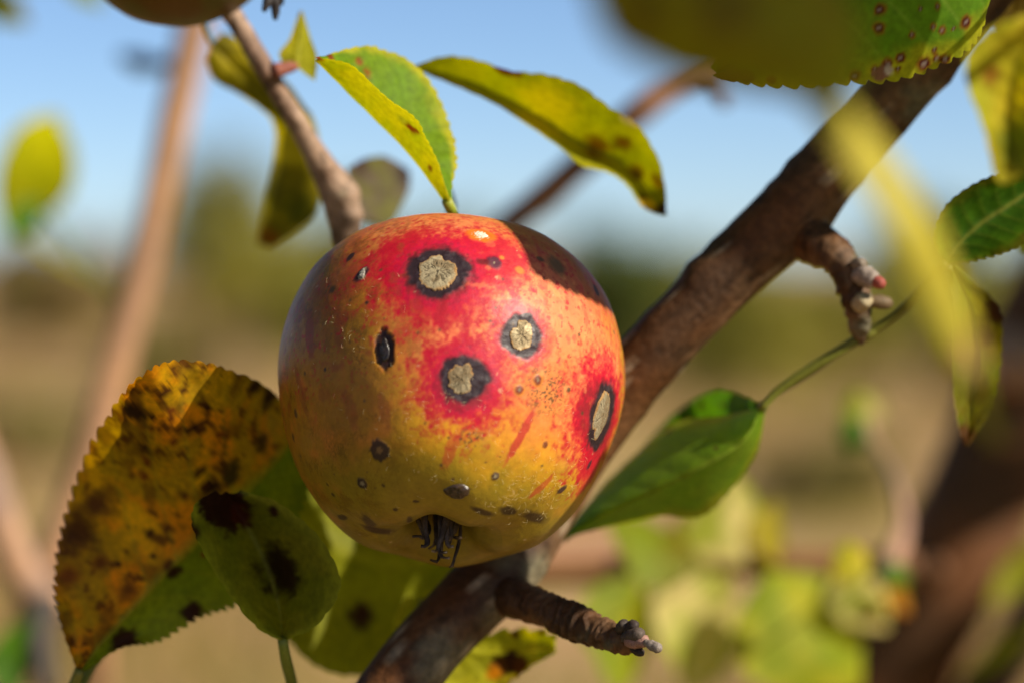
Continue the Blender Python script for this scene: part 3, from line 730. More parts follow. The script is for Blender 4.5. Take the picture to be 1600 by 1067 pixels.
# small chewed leaf under the spur
lf = leaf(branch, PP([(622, 990, .604), (680, 975, .606), (750, 990, .606), (810, 984, .604), (862, 992, .600), (868, 1012, .599)]), PP([(620, 1000, .605), (680, 1005, .607), (750, 1020, .606), (800, 1022, .604), (840, 1018, .601), (866, 1016, .599)]),
     PP([(640, 1040, .602), (690, 1075, .604), (750, 1085, .603), (795, 1064, .602), (826, 1045, .600), (862, 1022, .599)]),
     YEL, YG, 'small yellow leaf with a brown hole under the ringed spur', 90, 12, 9, .0016, .001, .0012, None, None, [(800, 1032, .0026, DBR, .35), (780, 1040, .002, BRN, .35), (815, 1040, .002, BRN, .35), (770, 1052, .0015, ORG, .5), (845, 990, .0008, BRN, .4), (806, 992, .001, BRN, .4), (640, 1000, .001, BRN, .4)], 53)
petiole(lf, [(626, 1002, .604), (610, 1040, .600), (604, 1080, .592), (606, 1100, .582)], .0006, .0008)
lf = leaf(branch, PP([(640, 930, .606), (620, 960, .607), (615, 985, .608)]), PP([(650, 940, .606), (640, 962, .607), (628, 992, .608)]), PP([(668, 940, .606), (665, 965, .607), (640, 994, .608)]), YG, YGD, 'tiny green leaf peeping out on the left of the thick branch', 30, 6, 5, .0008)
petiole(lf, [(655, 938, .606), (680, 950, .603), (700, 962, .596)], .0006, .0008)

# ================================================================== THIN TWIG AND ITS LEAVES
twig = thing('fruiting_twig', 'thin grey twig lit on one side, dropping behind the top of the apple', 'twig', P(790, 842, .603))
TW = [(300, -85, 0.605), (345, -5, 0.607), (372, 38, 0.607), (400, 85, 0.608), (432, 138, 0.609), (466, 195, 0.610), (497, 248, 0.612), (524, 295, 0.614), (536, 340, 0.616), (548, 390, 0.619), (590, 490, 0.622), (655, 620, 0.628), (735, 760, 0.620), (795, 850, 0.602)]
tr_ = [15, 15, 15.5, 16, 16.5, 17, 20, 27, 25, 24, 24, 26, 28, 30]
def tw_extra(R, s, th, p):
    x, y, d = proj(p.reshape(-1, 3)); x = x.reshape(R.shape); y = y.reshape(R.shape)
    for (px, py, r, hh) in [(405, 92, 12, .0005), (545, 305, 20, .0018), (470, 190, 10, .0003), (510, 262, 12, .0006), (552, 338, 14, .0015)]:
        R = R + hh * np.exp(-((x - px) ** 2 + (y - py) ** 2) / (r * r))
    return R
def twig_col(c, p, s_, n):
    # shade painted into the bark: grey above the knob, dark below it
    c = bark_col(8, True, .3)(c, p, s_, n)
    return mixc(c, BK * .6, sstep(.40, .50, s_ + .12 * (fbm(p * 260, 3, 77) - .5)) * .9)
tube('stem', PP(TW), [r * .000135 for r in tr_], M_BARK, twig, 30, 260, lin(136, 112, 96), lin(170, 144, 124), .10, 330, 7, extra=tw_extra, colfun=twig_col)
kn = tube('side_shoot', PP([(428, 112, .602), (448, 107, .604), (462, 104, .606)]), [.0016, .0014, .0010], M_BARK, twig, 14, 18, lin(140, 84, 70), None, .15, 600, 4)
lf = leaf(twig, PP([(447, 108, .606), (436, 84, .606), (452, 60, .608), (468, 18, .612)]), PP([(462, 104, .605), (462, 84, .606), (468, 58, .608), (470, 17, .612)]), PP([(492, 128, .606), (496, 92, .606), (486, 60, .608), (473, 18, .612)]),
     YEL, YG, 'tiny bright yellow pointed leaf on the thin twig', 40, 8, 0)
# yellow leaf hanging behind the twig
lf = leaf(twig, PP([(322, 95, .640), (336, 128, .642), (385, 158, .645), (424, 192, .648), (424, 260, .652), (410, 330, .655), (403, 377, .657)]), PP([(332, 70, .640), (366, 104, .640), (415, 145, .641), (455, 190, .643), (464, 265, .647), (450, 335, .652), (412, 381, .657)]),
     PP([(350, 50, .642), (395, 76, .640), (442, 122, .640), (484, 180, .642), (502, 260, .646), (492, 335, .651), (428, 385, .657)]),
     YEL * .9, OLV, 'yellow and olive leaf hanging down behind the thin twig', 90, 12, 0, 0, .001, .0012, None, None, [(420, 372, .003, lin(140, 90, 20), .5), (425, 300, .004, lin(96, 92, 20), .7), (470, 330, .004, lin(90, 92, 20), .7)], 61)
petiole(lf, [(333, 72, .640), (320, 40, .630), (318, -10, .612), (322, -45, .600)], .0006, .0009)
# grey brown leaf beside the knob
lf = leaf(twig, PP([(545, 262, .650), (570, 248, .655), (605, 245, .660), (640, 268, .664)]), PP([(545, 285, .650), (575, 290, .655), (610, 290, .660), (642, 275, .665)]), PP([(548, 320, .650), (575, 345, .652), (612, 345, .658), (640, 290, .664)]),
     lin(120, 116, 60), lin(108, 92, 78), 'withered grey brown leaf behind the knob of the thin twig', 40, 8, 0, 0, 0, .001, None, None, [(560, 255, .003, lin(90, 72, 62), .6), (635, 275, .003, lin(80, 66, 60), .5)], 63)
petiole(lf, [(548, 288, .650), (540, 300, .632), (535, 310, .612)], .0007, .001)
# dry shrivelled flower on the twig, near the frame's top
for k, (a, b) in enumerate([((415, -22, .59), (412, 18, .588)), ((418, -22, .59), (430, 32, .590)), ((420, -20, .59), (440, 8, .594))]):
    tube('dried_sepal', np.array([P(*a), (P(*a) + P(*b)) / 2 + [.0008, 0, 0], P(*b)]), [.0008, .0011, .0004], M_DRY, twig, 8, 14, (.03, .024, .024), None, .3, 900, seed=k)
tube('dried_stalk', PP([(417, -18, .59), (405, -50, .592), (370, -60, .597), (330, -40, .600)]), [.0009, .0008, .0009, .0012], M_DRY, twig, 8, 20, (.05, .035, .03), None, .2, 700)

# folded leaf above the apple
lf = leaf(twig, PP([(494, 90, .561), (548, 100, .558), (603, 148, .557), (648, 192, .559), (677, 242, .563), (699, 318, .5685)]),
     PP([(495, 94, .563), (538, 138, .569), (588, 186, .572), (632, 232, .573), (668, 276, .571), (700, 322, .569)]),
     PP([(497, 90, .565), (582, 72, .577), (648, 105, .583), (697, 182, .583), (709, 250, .577), (703, 318, .5695)]),
     lin(186, 176, 20), lin(160, 166, 20), 'folded yellow green leaf rising from behind the top of the apple', 160, 16, 24, .0010, .0006, .0012, lin(206, 196, 50), None,
     [(498, 88, .0014, lin(150, 70, 20), .4), (516, 88, .0010, lin(150, 70, 20), .4), (640, 200, .0016, lin(110, 40, 14), .45), (628, 188, .0013, lin(150, 150, 60), .5), (650, 205, .0010, lin(110, 40, 14), .45), (672, 262, .0007, lin(110, 50, 14), .4), (560, 95, .001, lin(150, 80, 20), .5), (575, 112, .001, lin(150, 90, 20), .5)], 71,
     colfun=lambda c, p, s, w: mixc(c, lin(104, 150, 18), sstep(.02, .3, w) * .85))
petiole(lf, [(698, 314, .5687), (707, 333, .572), (712, 352, .586), (690, 400, .612), (655, 520, .618), (640, 590, .6265)], .0011, .0011, lin(160, 168, 50) * .8, 26)
# long leaf
lf = leaf(twig, PP([(648, 106, .602), (690, 90, .600), (745, 94, .598), (800, 112, .596), (855, 118, .595), (905, 134, .595), (952, 168, .596), (992, 192, .598), (1018, 228, .600), (1034, 278, .603), (1041, 336, .606)]),
     PP([(648, 109, .603), (695, 118, .606), (752, 138, .608), (808, 165, .609), (858, 195, .609), (905, 226, .609), (945, 244, .609), (982, 262, .609), (1008, 288, .609), (1025, 314, .608), (1041, 337, .606)]),
     PP([(649, 112, .604), (700, 130, .602), (760, 157, .601), (820, 192, .600), (870, 228, .600), (908, 260, .600), (950, 270, .602), (978, 288, .604), (1000, 318, .606), (1020, 332, .606), (1041, 338, .606)]),
     lin(170, 166, 24), lin(150, 152, 22), 'long yellow green leaf with brown edge marks, arching above the apple', 150, 14, 20, .0007, 0, .0010, None, None,
     [(788, 112, .0022, lin(86, 40, 18), .35), (810, 116, .0012, lin(96, 50, 18), .4), (935, 225, .0028, lin(110, 76, 18), .6), (975, 225, .002, lin(110, 76, 18), .6), (985, 187, .0022, lin(200, 180, 120), .5), (1005, 310, .0012, DBR, .5), (1012, 322, .0018, lin(220, 180, 20), .4), (1037, 330, .0018, lin(70, 50, 24), .4), (995, 270, .002, lin(116, 90, 18), .6), (1025, 285, .0018, lin(110, 80, 18), .6), (855, 160, .006, YEL * .95, .8)], 73)
petiole(lf, [(652, 109, .603), (634, 118, .608), (640, 170, .614), (680, 260, .612), (705, 340, .612), (640, 450, .620), (620, 530, .6245)], .0007, .0012, None, 26)

# ================================================================== LEAFY SHOOT, lower left
shoot = thing('leafy_shoot', 'shoot with spotted autumn leaves spreading below the shaded side of the apple', 'shoot', P(600, 1105, .585))
tube('stem', PP([(600, 1105, .584), (540, 1120, .588), (450, 1135, .590), (330, 1150, .590), (200, 1140, .586), (100, 1125, .582), (40, 1100, .58)]), [.0024, .002, .0019, .0018, .0016, .0014, .0009], M_BARK, shoot, 14, 60, lin(110, 84, 60), None, .1, 400)
rs = np.random.default_rng(5)
osp = [(245 + 200 * (rs.random() - .3) * 1.0, 640 + 260 * rs.random(),   .0005 + .0010 * rs.random(), [BRN, DBR, lin(120, 62, 20)][k % 3], .45) for k in range(30)]
osp = [(x, y, r, c_, s_) for (x, y, r, c_, s_) in osp if (x - 130) / 300 + (y - 1010) / -330 * -1 < .45]
osp += [(258, 612, .0013, BRN, .35), (284, 606, .0013, BRN, .35), (316, 630, .0012, BRN, .35), (318, 655, .0012, BRN, .35), (300, 672, .0015, DBR, .35), (206, 640, .0030, DBR, .5), (225, 700, .0014, DBR, .5), (118, 830, .0045, lin(84, 52, 24), .7), (150, 790, .003, lin(94, 58, 24), .7),
        (300, 955, .0022, DBR, .35), (195, 1003, .0030, DBR, .35), (365, 742, .003, lin(70, 56, 18), .5), (410, 690, .0022, lin(84, 60, 16), .5), (430, 612, .0032, DBR, .4), (400, 605, .002, DBR, .4), (330, 760, .002, DBR, .5), (105, 900, .003, lin(124, 70, 22), .8), (160, 880, .002, lin(112, 64, 22), .8), (200, 920, .002, lin(120, 72, 22), .8), (325, 830, .002, BRN, .5)]
def orange_half(c, p, s, w):
    k = sstep(.04, -.06, w + .3 * (fbm(p * 160, 3, 90) - .5) * .4)
    t = fbm(p * 150, 4, 91)
    o = mixc(np.tile(ORG, (len(p), 1)), lin(184, 142, 20), sstep(.35, .6, t)); o = mixc(o, lin(232, 172, 16), sstep(.55, .72, fbm(p * 90, 3, 93)))
    o = mixc(o, lin(120, 84, 20), sstep(.52, .7, fbm(p * 230, 4, 92)) * .8)
    o = mixc(o, lin(96, 54, 18), sstep(.62, .70, fbm(p * 380, 4, 95)) * .85)
    return mixc(c, o, k * 1.0) * 1.0
lf = leaf(shoot, PP([(120, 1048, .576), (92, 960, .580), (88, 880, .584), (112, 780, .584), (160, 665, .573), (222, 588, .551), (300, 566, .558), (390, 592, .578), (486, 648, .602)]),
     PP([(122, 1052, .576), (155, 1010, .578), (200, 960, .580), (250, 905, .580), (300, 855, .581), (350, 805, .583), (405, 750, .588), (450, 700, .595), (488, 652, .603)]),
     PP([(126, 1052, .576), (185, 1012, .579), (245, 1000, .582), (310, 962, .584), (370, 940, .586), (420, 880, .588), (465, 810, .592), (490, 730, .598), (490, 655, .604)]),
     lin(126, 140, 26), lin(110, 128, 24), 'large leaf half orange brown and half green, with dark specks', 220, 24, 40, .0019, .0015, .0014, None, lin(150, 150, 50), osp, 81, colfun=orange_half)
petiole(lf, [(124, 1046, .576), (110, 1085, .578), (102, 1124, .582)], .0011, .0013, lin(140, 134, 50) * .8)
lf = leaf(shoot, PP([(438, 1000, .566), (398, 976, .563), (350, 916, .560), (316, 858, .559), (300, 815, .559), (308, 784, .561), (338, 768, .566)]), PP([(441, 1002, .567), (437, 955, .572), (424, 905, .575), (404, 856, .576), (382, 815, .575), (366, 788, .573), (352, 767, .569)]),
     PP([(445, 1002, .567), (494, 976, .560), (531, 916, .556), (512, 858, .559), (478, 818, .563), (432, 784, .566), (376, 766, .568)]),
     lin(122, 124, 28), lin(108, 116, 22), 'small dull green leaf with a scorched tip and a dark blotch', 110, 14, 12, .0008, -.001, .0006, lin(150, 158, 44), lin(136, 140, 56),
     [(350, 795, .0052, DBR * .9, .22), (330, 785, .004, DBR * .8, .25), (375, 800, .003, lin(70, 34, 20), .3), (440, 885, .0048, lin(44, 32, 14), .45), (452, 900, .004, lin(44, 32, 14), .5), (428, 800, .0014, DBR, .4), (304, 825, .0018, DBR, .4)], 83)
petiole(lf, [(441, 996, .567), (447, 1030, .570), (456, 1068, .577), (462, 1130, .589)], .0011, .0013, lin(128, 140, 48) * .8)
lf = leaf(shoot, PP([(402, 730, .622), (455, 690, .624), (520, 680, .626), (590, 700, .628), (660, 760, .630), (722, 866, .632)]), PP([(404, 745, .622), (455, 800, .624), (520, 850, .626), (590, 875, .629), (660, 880, .631), (723, 870, .632)]),
     PP([(402, 800, .622), (425, 950, .620), (490, 1036, .620), (575, 1050, .623), (655, 985, .627), (722, 880, .632)]),
     lin(140, 142, 20), lin(128, 132, 18), 'broad pale olive leaf with one dark dot behind the other leaves', 100, 12, 18, .0006, .002, .0014, None, lin(160, 160, 50), [(560, 955, .0030, DBR, .3), (520, 760, .002, lin(90, 90, 20), .5)], 85)
petiole(lf, [(404, 748, .622), (300, 870, .622), (190, 985, .610), (132, 1060, .595), (110, 1124, .583)], .0009, .0012)

# ================================================================== SHOOT IN FRONT, top right
fr = thing('foreground_shoot', 'blurred shoot with olive and yellow leaves close to the lens', 'shoot', P(1560, 700, .36))
tube('stem', PP([(1560, 690, .365), (1640, 640, .36), (1720, 300, .35), (1760, -200, .35), (1800, -500, .36)]), [.0012, .0016, .0018, .002, .0022], M_BARK, fr, 12, 40, lin(120, 92, 60), None, .1, 400)
lf = leaf(fr, PP([(905, -70, .325), (950, 55, .325), (1050, 116, .326), (1150, 134, .328), (1240, 150, .331), (1302, 188, .334)]), PP([(905, -90, .325), (1000, -30, .322), (1100, 15, .322), (1190, 55, .325), (1262, 110, .330), (1304, 189, .334)]),
     PP([(910, -105, .325), (1050, -120, .330), (1190, -100, .333), (1305, -40, .334), (1350, 60, .335), (1307, 188, .334)]),
     lin(150, 146, 14), lin(136, 126, 16), 'dark olive leaf hanging very close to the lens at the top', 70, 10, 14, .0006, .0005, .0008, None, None, [(1000, 20, .002, BRN, .6), (1130, 10, .002, BRN, .7)], 91)
petiole(lf, [(908, -88, .325), (1000, -220, .33), (1400, -330, .34), (1775, -330, .352)], .0007, .001)
lf = leaf(fr, PP([(1200, 98, .335), (1290, 206, .337), (1380, 338, .340), (1444, 466, .345), (1500, 594, .355)]), PP([(1214, 86, .336), (1318, 190, .339), (1412, 318, .342), (1475, 448, .347), (1520, 585, .356)]), PP([(1226, 78, .340), (1338, 176, .343), (1434, 300, .347), (1498, 434, .351), (1540, 576, .358)]),
     lin(214, 200, 78), lin(204, 188, 66), 'long narrow yellow blade crossing in front of the thick branch', 60, 8, 0, 0, 0, .0002, None, None, [(1520, 575, .004, lin(200, 160, 110), .6)], 92)
petiole(lf, [(1516, 575, .355), (1540, 640, .362), (1558, 688, .365)], .0008, .0011)

# ================================================================== SHOOT AT THE RIGHT
rsht = thing('hanging_shoot', 'hanging shoot with olive brown leaves beside the end of the thick branch', 'shoot', P(1700, 380, .59))
tube('stem', PP([(1668, 430, .594), (1680, 350, .593), (1700, 260, .592), (1722, 180, .59), (1740, -150, .585), (1745, -262, .588)]), [.0008, .0013, .0016, .0018, .002, .0024], M_BARK, rsht, 12, 50, lin(110, 92, 60), None, .1, 400)
lf = leaf(branch, PP([(1472, 410, .580), (1458, 375, .576), (1475, 325, .573), (1522, 288, .572), (1580, 268, .574), (1650, 262, .580)]), PP([(1475, 412, .581), (1500, 380, .582), (1535, 348, .582), (1575, 322, .582), (1615, 295, .582), (1652, 265, .581)]), PP([(1480, 413, .581), (1530, 405, .578), (1575, 392, .574), (1612, 370, .573), (1640, 325, .575), (1654, 268, .580)]),
     DGR, GRN, 'dark green leaf with a pale midrib below the blurred yellow leaf', 110, 12, 18, .0009, .001, .0006, lin(120, 110, 30), lin(150, 150, 60), [], 95)
petiole(lf, [(1476, 411, .581), (1440, 452, .584), (1400, 492, .588), (1350, 526, .590)], .0009, .0010, lin(120, 120, 40) * .8, 18)
lf = leaf(branch, PP([(1480, 418, .590), (1488, 500, .588), (1490, 580, .588), (1495, 650, .590), (1507, 697, .592)]), PP([(1484, 416, .590), (1518, 485, .594), (1528, 560, .596), (1522, 635, .595), (1509, 698, .592)]), PP([(1492, 414, .590), (1560, 482, .590), (1562, 560, .590), (1548, 640, .591), (1512, 698, .592)]),
     lin(110, 120, 24), lin(120, 110, 22), 'narrow olive leaf hanging point down with brown scorched tip', 100, 12, 14, .0007, .0006, .001, None, None, [(1508, 680, .003, lin(90, 56, 20), .5), (1555, 485, .003, DBR, .4), (1535, 520, .003, DBR, .6), (1530, 610, .003, lin(80, 56, 18), .6)], 96)
petiole(lf, [(1486, 420, .590), (1470, 425, .590), (1440, 458, .590), (1400, 494, .590), (1350, 528, .589)], .0007, .0009, lin(120, 120, 40) * .8, 18)
lf = leaf(fr, PP([(1610, 20, .47), (1545, 50, .468), (1508, 100, .468), (1530, 190, .470), (1562, 285, .474)]), PP([(1625, 40, .47), (1590, 110, .474), (1580, 175, .476), (1580, 230, .476), (1568, 288, .475)]), PP([(1640, 50, .47), (1660, 120, .470), (1650, 200, .471), (1610, 265, .474), (1572, 290, .475)]),
     YEL, YG, 'blurred yellow leaf above the dark green leaf', 80, 10, 10, .0006, 0, .001, None, None, [(1590, 230, .005, lin(110, 120, 24), .6), (1545, 115, .0016, lin(150, 90, 30), .6)], 97)
petiole(lf, [(1622, 38, .47), (1670, 20, .425), (1715, 5, .38), (1740, 0, .351)], .0009, .0012)
lf = leaf(rsht, PP([(1700, -60, .60), (1620, -80, .60), (1550, -40, .602), (1530, 15, .604)]), PP([(1700, -40, .60), (1640, -30, .604), (1580, 0, .606), (1530, 20, .606)]), PP([(1700, -20, .60), (1650, 50, .600), (1590, 75, .602), (1533, 24, .605)]),
     lin(104, 84, 20), lin(90, 66, 18), 'brownish olive leaf behind the upper end of the thick branch', 60, 10, 10, .0006, 0, .001, None, None, [], 98)
petiole(lf, [(1698, -40, .60), (1720, -35, .596), (1735, -40, .588)], .0009, .0012)
lf = leaf(rsht, PP([(1700, 270, .615), (1640, 225, .618), (1590, 245, .62), (1555, 290, .622)]), PP([(1702, 290, .615), (1650, 290, .62), (1600, 300, .624), (1556, 330, .624)]), PP([(1704, 310, .615), (1650, 370, .618), (1600, 395, .62), (1570, 350, .622)]),
     lin(118, 124, 26), lin(100, 112, 22), 'green leaf half hidden at the back of the hanging shoot', 60, 10, 10, .0006, 0, .001, None, None, [], 99)
petiole(lf, [(1700, 290, .615), (1710, 260, .605), (1716, 220, .591)], .0009, .0012)

# unseen leaf, added above the frame to shade the shoulder of the apple
q = np.array([on_apple(*z)[0] + np.array(SUN) * .15 for z in [(762, 336), (790, 352), (818, 392), (834, 425), (870, 446), (910, 462), (945, 480), (972, 505)]])
ud = nrm(np.array([.5, .1, .8])); ud = nrm(ud - np.array(SUN) * (ud @ np.array(SUN))); sw = np.sin(np.linspace(0, math.pi, 8))[:, None]
q[0] += ud * .004; q[-1] += ud * .002
lf = leaf(rsht, q, q + ud * .014 * sw + ud * .0005, q + ud * .030 * sw + ud * .001, GRN, YGD, 'unseen green leaf added above the picture to shade the apple', 120, 10, 17, .0010, 0, .0004, None, None, [], 101)
pe = q[-1] + ud * .0005; pj = P(1742, -200, .586)
tube('petiole', np.array([pe, pe * .5 + pj * .5 + [0, 0, .006], pj]), [.0007, .0008, .001], M_GREEN, lf, 8, 14, lin(120, 120, 40) * .8)

# ================================================================== BLURRED STEMS BEHIND
TANB = lin(190, 146, 110); TANB2 = lin(172, 134, 106)
up = thing('upright_stem', 'pale tan upright stem blurred behind, beside the large orange leaf', 'stem', (-.36, 1.12, -.05))
tube('limb', np.vstack([[(-.36, 1.12, -.05), (-.30, 1.06, .6), (-.215, .99, 1.2)], PP([(40, 1000, .95), (115, 790, .95), (172, 600, .95), (222, 420, .95), (262, 240, .95), (298, 70, .95), (325, -80, .95), (350, -350, .96)])]),
     [.022, .018, .011, .0066, .0062, .0060, .0058, .0057, .0056, .0054, .005], M_BARKFAR, up, 20, 120, TANB, TANB2, .08, 120, 11)
tube('side_twig', PP([(285, 100, .95), (250, 102, .955), (215, 98, .96), (190, 88, .965)]), [.0026, .0024, .0034, .0015], M_BARKFAR, up, 12, 24, lin(70, 62, 70), None, .2, 250, 12)
sleaf(up, (0, 350, .97), (92, 180, .93), .030, .3, .004, lin(232, 226, 70), lin(214, 214, 60), 'bright yellow green leaf blurred on the side of the upright stem', 111, pet=(208, 470, .95))
sleaf(up, (70, 320, .955), (15, 372, .94), .012, .3, .002, GRN, DGR, 'small green leaf under the bright blurred leaf', 112, pet=(200, 500, .95))
sleaf(up, (-40, -40, .93), (45, 40, .93), .014, .4, .003, OLV, YGD, 'olive leaf blurred at the top beside the upright stem', 113, pet=(300, -20, .948))
sleaf(up, (120, -60, .93), (160, 12, .93), .012, .6, .003, YGD, OLV, 'small olive leaf tip blurred at the top', 114, pet=(315, -30, .948))

low = thing('low_branch', 'pale tan branch blurred low beside the large orange leaf', 'branch', P(75, 935, .9))
tube('limb', PP([(-90, 560, .93), (-40, 700, .92), (0, 810, .91), (32, 890, .90), (75, 935, .90), (140, 965, .91), (150, 1100, .93), (60, 1500, .98)]), [.006, .006, .0062, .0062, .0055, .004, .004, .005], M_BARKFAR, low, 16, 70, TANB, lin(150, 124, 110), .08, 120, 14)
tube('side_twig', PP([(70, 935, .90), (60, 990, .89), (75, 1080, .88)]), [.006, .0045, .003], M_BARKFAR, low, 14, 24, lin(76, 70, 66), None, .15, 150, 15)
sleaf(low, (10, 1090, .88), (52, 960, .885), .018, .5, .003, GRN, DGR, 'dark green leaf blurred on the low branch', 121, pet=(70, 1060, .882))

dl = thing('dark_limb', 'thick dark limb blurred behind the hanging shoot', 'limb', (-.03, 1.08, -.05))
tube('limb', np.vstack([[(-.03, 1.08, -.05), (-.02, 1.07, .6), (.01, 1.06, 1.05)], PP([(1175, 1460, 1.04), (1330, 1180, 1.02), (1420, 1010, 1.01), (1492, 860, 1.0), (1552, 730, 1.0), (1608, 590, 1.0), (1645, 480, 1.0), (1720, 300, 1.01), (1800, 60, 1.02)])]),
     [.038, .034, .028, .024, .0215, .0205, .020, .0195, .0200, .018, .016, .014], M_BARKFAR, dl, 28, 140, lin(92, 66, 46), lin(120, 80, 52), .07, 90, 16)
tube('knot', PP([(1590, 572, .985), (1578, 560, .975), (1570, 552, .970)]), [.0115, .0105, .006], M_BARKFAR, dl, 18, 18, lin(176, 140, 118), None, .2, 150, 17)
tube('side_branch', PP([(1500, 1130, 1.0), (1590, 1010, .98), (1660, 900, .97), (1800, 760, .97)]), [.009, .0085, .008, .006], M_BARKFAR, dl, 18, 30, lin(70, 54, 46), None, .1, 120, 18)
sleaf(dl, (1640, 850, .95), (1545, 945, .95), .012, .3, .002, PALE, YG, 'pale green leaf lying along the dark limb', 131, pet=(1690, 865, .97))
sleaf(dl, (1620, 985, .94), (1490, 1062, .94), .007, .2, .002, YG, YGD, 'narrow green leaf at the foot of the dark limb', 132, pet=(1655, 905, .97))

db = thing('slanting_branch', 'brown slanting branch blurred behind the long arching leaf', 'branch', P(650, 470, .86))
tube('limb', PP([(560, 560, .88), (680, 440, .86), (790, 352, .85), (850, 305, .84), (915, 250, .83), (990, 180, .82), (1060, 128, .82), (1120, 92, .82), (1250, 10, .83), (1400, -120, .85)]), [.0045, .0045, .0046, .0046, .0044, .0042, .004, .0042, .0035, .003], M_BARKFAR, db, 16, 80, lin(150, 112, 90), lin(120, 92, 80), .1, 150, 19)
tube('side_twig', PP([(1108, 100, .82), (1120, 130, .815), (1132, 165, .812)]), [.003, .003, .0018], M_BARKFAR, db, 12, 20, lin(100, 74, 66), None, .2, 200, 20)

bt = thing('leafy_twig', 'horizontal brown twig blurred behind, carrying pale yellow and green leaves', 'twig', P(1480, 880, .86))
tube('limb', PP([(760, 905, .86), (850, 896, .86), (960, 892, .86), (1100, 884, .86), (1250, 882, .86), (1390, 880, .88), (1440, 886, .94), (1480, 892, 1.01)]), [.004, .0042, .0043, .0044, .0045, .0046, .0044, .0044], M_BARKFAR, bt, 14, 90, lin(132, 94, 62), lin(112, 78, 54), .1, 150, 23)
for k, (b, t_, w_, ro, be_, c1, c2, lb, px) in enumerate([
    ((1160, 880, .85), (1135, 735, .84), .021, .35, .003, CREAM, PALE, 'cream yellow leaf standing up from the horizontal twig', 1175),
    ((1110, 885, .85), (1060, 800, .85), .013, .2, .002, CREAM, YEL, 'small cream leaf next to the folded green leaf', 1120),
    ((1150, 905, .85), (1070, 1080, .83), .027, .4, .004, CREAM, PALE, 'broad cream leaf drooping from the horizontal twig', 1155),
    ((1200, 890, .83), (1345, 1075, .82), .033, .3, .004, YG, lin(140, 156, 24), 'broad yellow green leaf drooping from the horizontal twig', 1190),
    ((1215, 885, .85), (1215, 780, .86), .012, .6, .002, OLV, YEL * .7, 'narrow mustard leaf standing behind the cream leaf', 1218),
    ((1345, 910, .80), (1320, 845, .80), .009, .1, .001, YG, YEL, 'tiny bright green leaf above the drooping leaves', 1350),
    ((1320, 885, .84), (1385, 985, .83), .015, .3, .002, CREAM, PALE, 'small cream leaf below the tiny bright green leaf', 1315),
    ((1385, 885, .82), (1425, 905, .82), .006, .2, .001, DGR, GRN, 'tiny dark green leaf by the dark limb', 1378),
    ((1090, 870, .80), (950, 805, .79), .018, .5, .003, YGD, OLV, 'green leaf blurred below the folded leaf', 1100),
    ((1000, 900, .84), (965, 1085, .82), .021, .4, .003, YG, YGD, 'yellow green leaf blurred beyond the ringed spur', 1005),
    ((1060, 890, .87), (1030, 1010, .88), .013, .5, .002, GRN, YGD, 'small green leaf blurred behind the drooping cream leaf', 1062),
    ((1400, 900, .83), (1420, 960, .83), .007, .5, .001, ORG * .7, OLV, 'tiny rusty leaf by the dark limb', 1402),
]):
    sleaf(bt, b, t_, w_ * 1.5, ro + .35, be_, c1, c2, lb, 140 + k, pet=(px, 886, .858))
tube('side_twig', PP([(945, 892, .86), (948, 940, .862), (955, 985, .866)]), [.0024, .002, .0016], M_BARKFAR, bt, 10, 20, lin(80, 66, 50), None, .2, 200, 24)
bs = thing('budding_twig', 'thin upright twig blurred behind, topped by a pale bud and green leaf', 'twig', P(1385, 890, .87))
tube('limb', PP([(1375, 905, .862), (1398, 860, .865), (1412, 812, .87), (1395, 740, .88), (1365, 690, .885), (1352, 650, .89)]), [.0030, .0036, .0022, .0009, .0008, .0012], M_BARKFAR, bs, 12, 40, lin(190, 150, 126), lin(120, 104, 100), .1, 200, 25)
sleaf(bs, (1355, 695, .885), (1318, 655, .88), .011, .3, .002, GRN, DGR, 'small green leaf on the budding twig', 161)
sleaf(bs, (1352, 655, .888), (1335, 605, .885), .011, .3, .002, CREAM * .8, PALE, 'pale bud leaf on the budding twig', 162)
sleaf(bs, (1356, 655, .889), (1385, 615, .892), .009, .3, .002, lin(200, 160, 120), CREAM * .8, 'tan bud leaf on the budding twig', 163)

# ================================================================== SECOND APPLE above the frame
c2_ = P(277, -158, .60); R2 = 183 * .000135
u2 = nrm(np.array([.10, -.62, .78])); x2 = nrm(np.cross(np.array([0, 1.0, 0]), u2)); z2 = np.cross(x2, u2)
a2 = thing('apple', 'olive green apple cut off by the top edge of the picture', 'apple', c2_)
p2, l2, ph2, h2 = apple_points(90, 140, c2_, R2, u2, x2, z2, 3)
cc2 = mixc(np.tile(OLIVE * .32, (len(p2), 1)), GREEN * .5, sstep(.4, .6, fbm((p2 - c2_) * 90, 3, 8)))
mesh('skin', p2, gridfaces(90, 140, True), M_SKIN, a2, cc2)
for k in range(5):
    a = k * 1.257; b0 = c2_ + R2 * (u2 * -.745 + .08 * (x2 * math.sin(a) + z2 * math.cos(a))); tp = c2_ + R2 * (u2 * -1.0 + .10 * (x2 * math.sin(a) + z2 * math.cos(a)))
    tube('sepal', np.array([b0, (b0 + tp) / 2, tp]), [.001, .0009, .0004], M_DRY, a2, 8, 10, (.04, .03, .02), None, .2, 900, seed=k)
tube('stalk', np.array([c2_ + R2 * u2 * .40, c2_ + R2 * u2 * .9, P(215, -420, .598), P(240, -430, .596)]), [.0011, .001, .0012, .0016], M_BARK, a2, 10, 16, (.12, .08, .04))
tube('stem', PP([(300, -85, .598), (262, -180, .56), (235, -330, .565), (242, -432, .594), (260, -520, .60)]), [.0020, .0019, .0018, .0019, .0016], M_BARK, twig, 16, 40, lin(118, 92, 80), lin(150, 122, 106), .1, 330, 27)

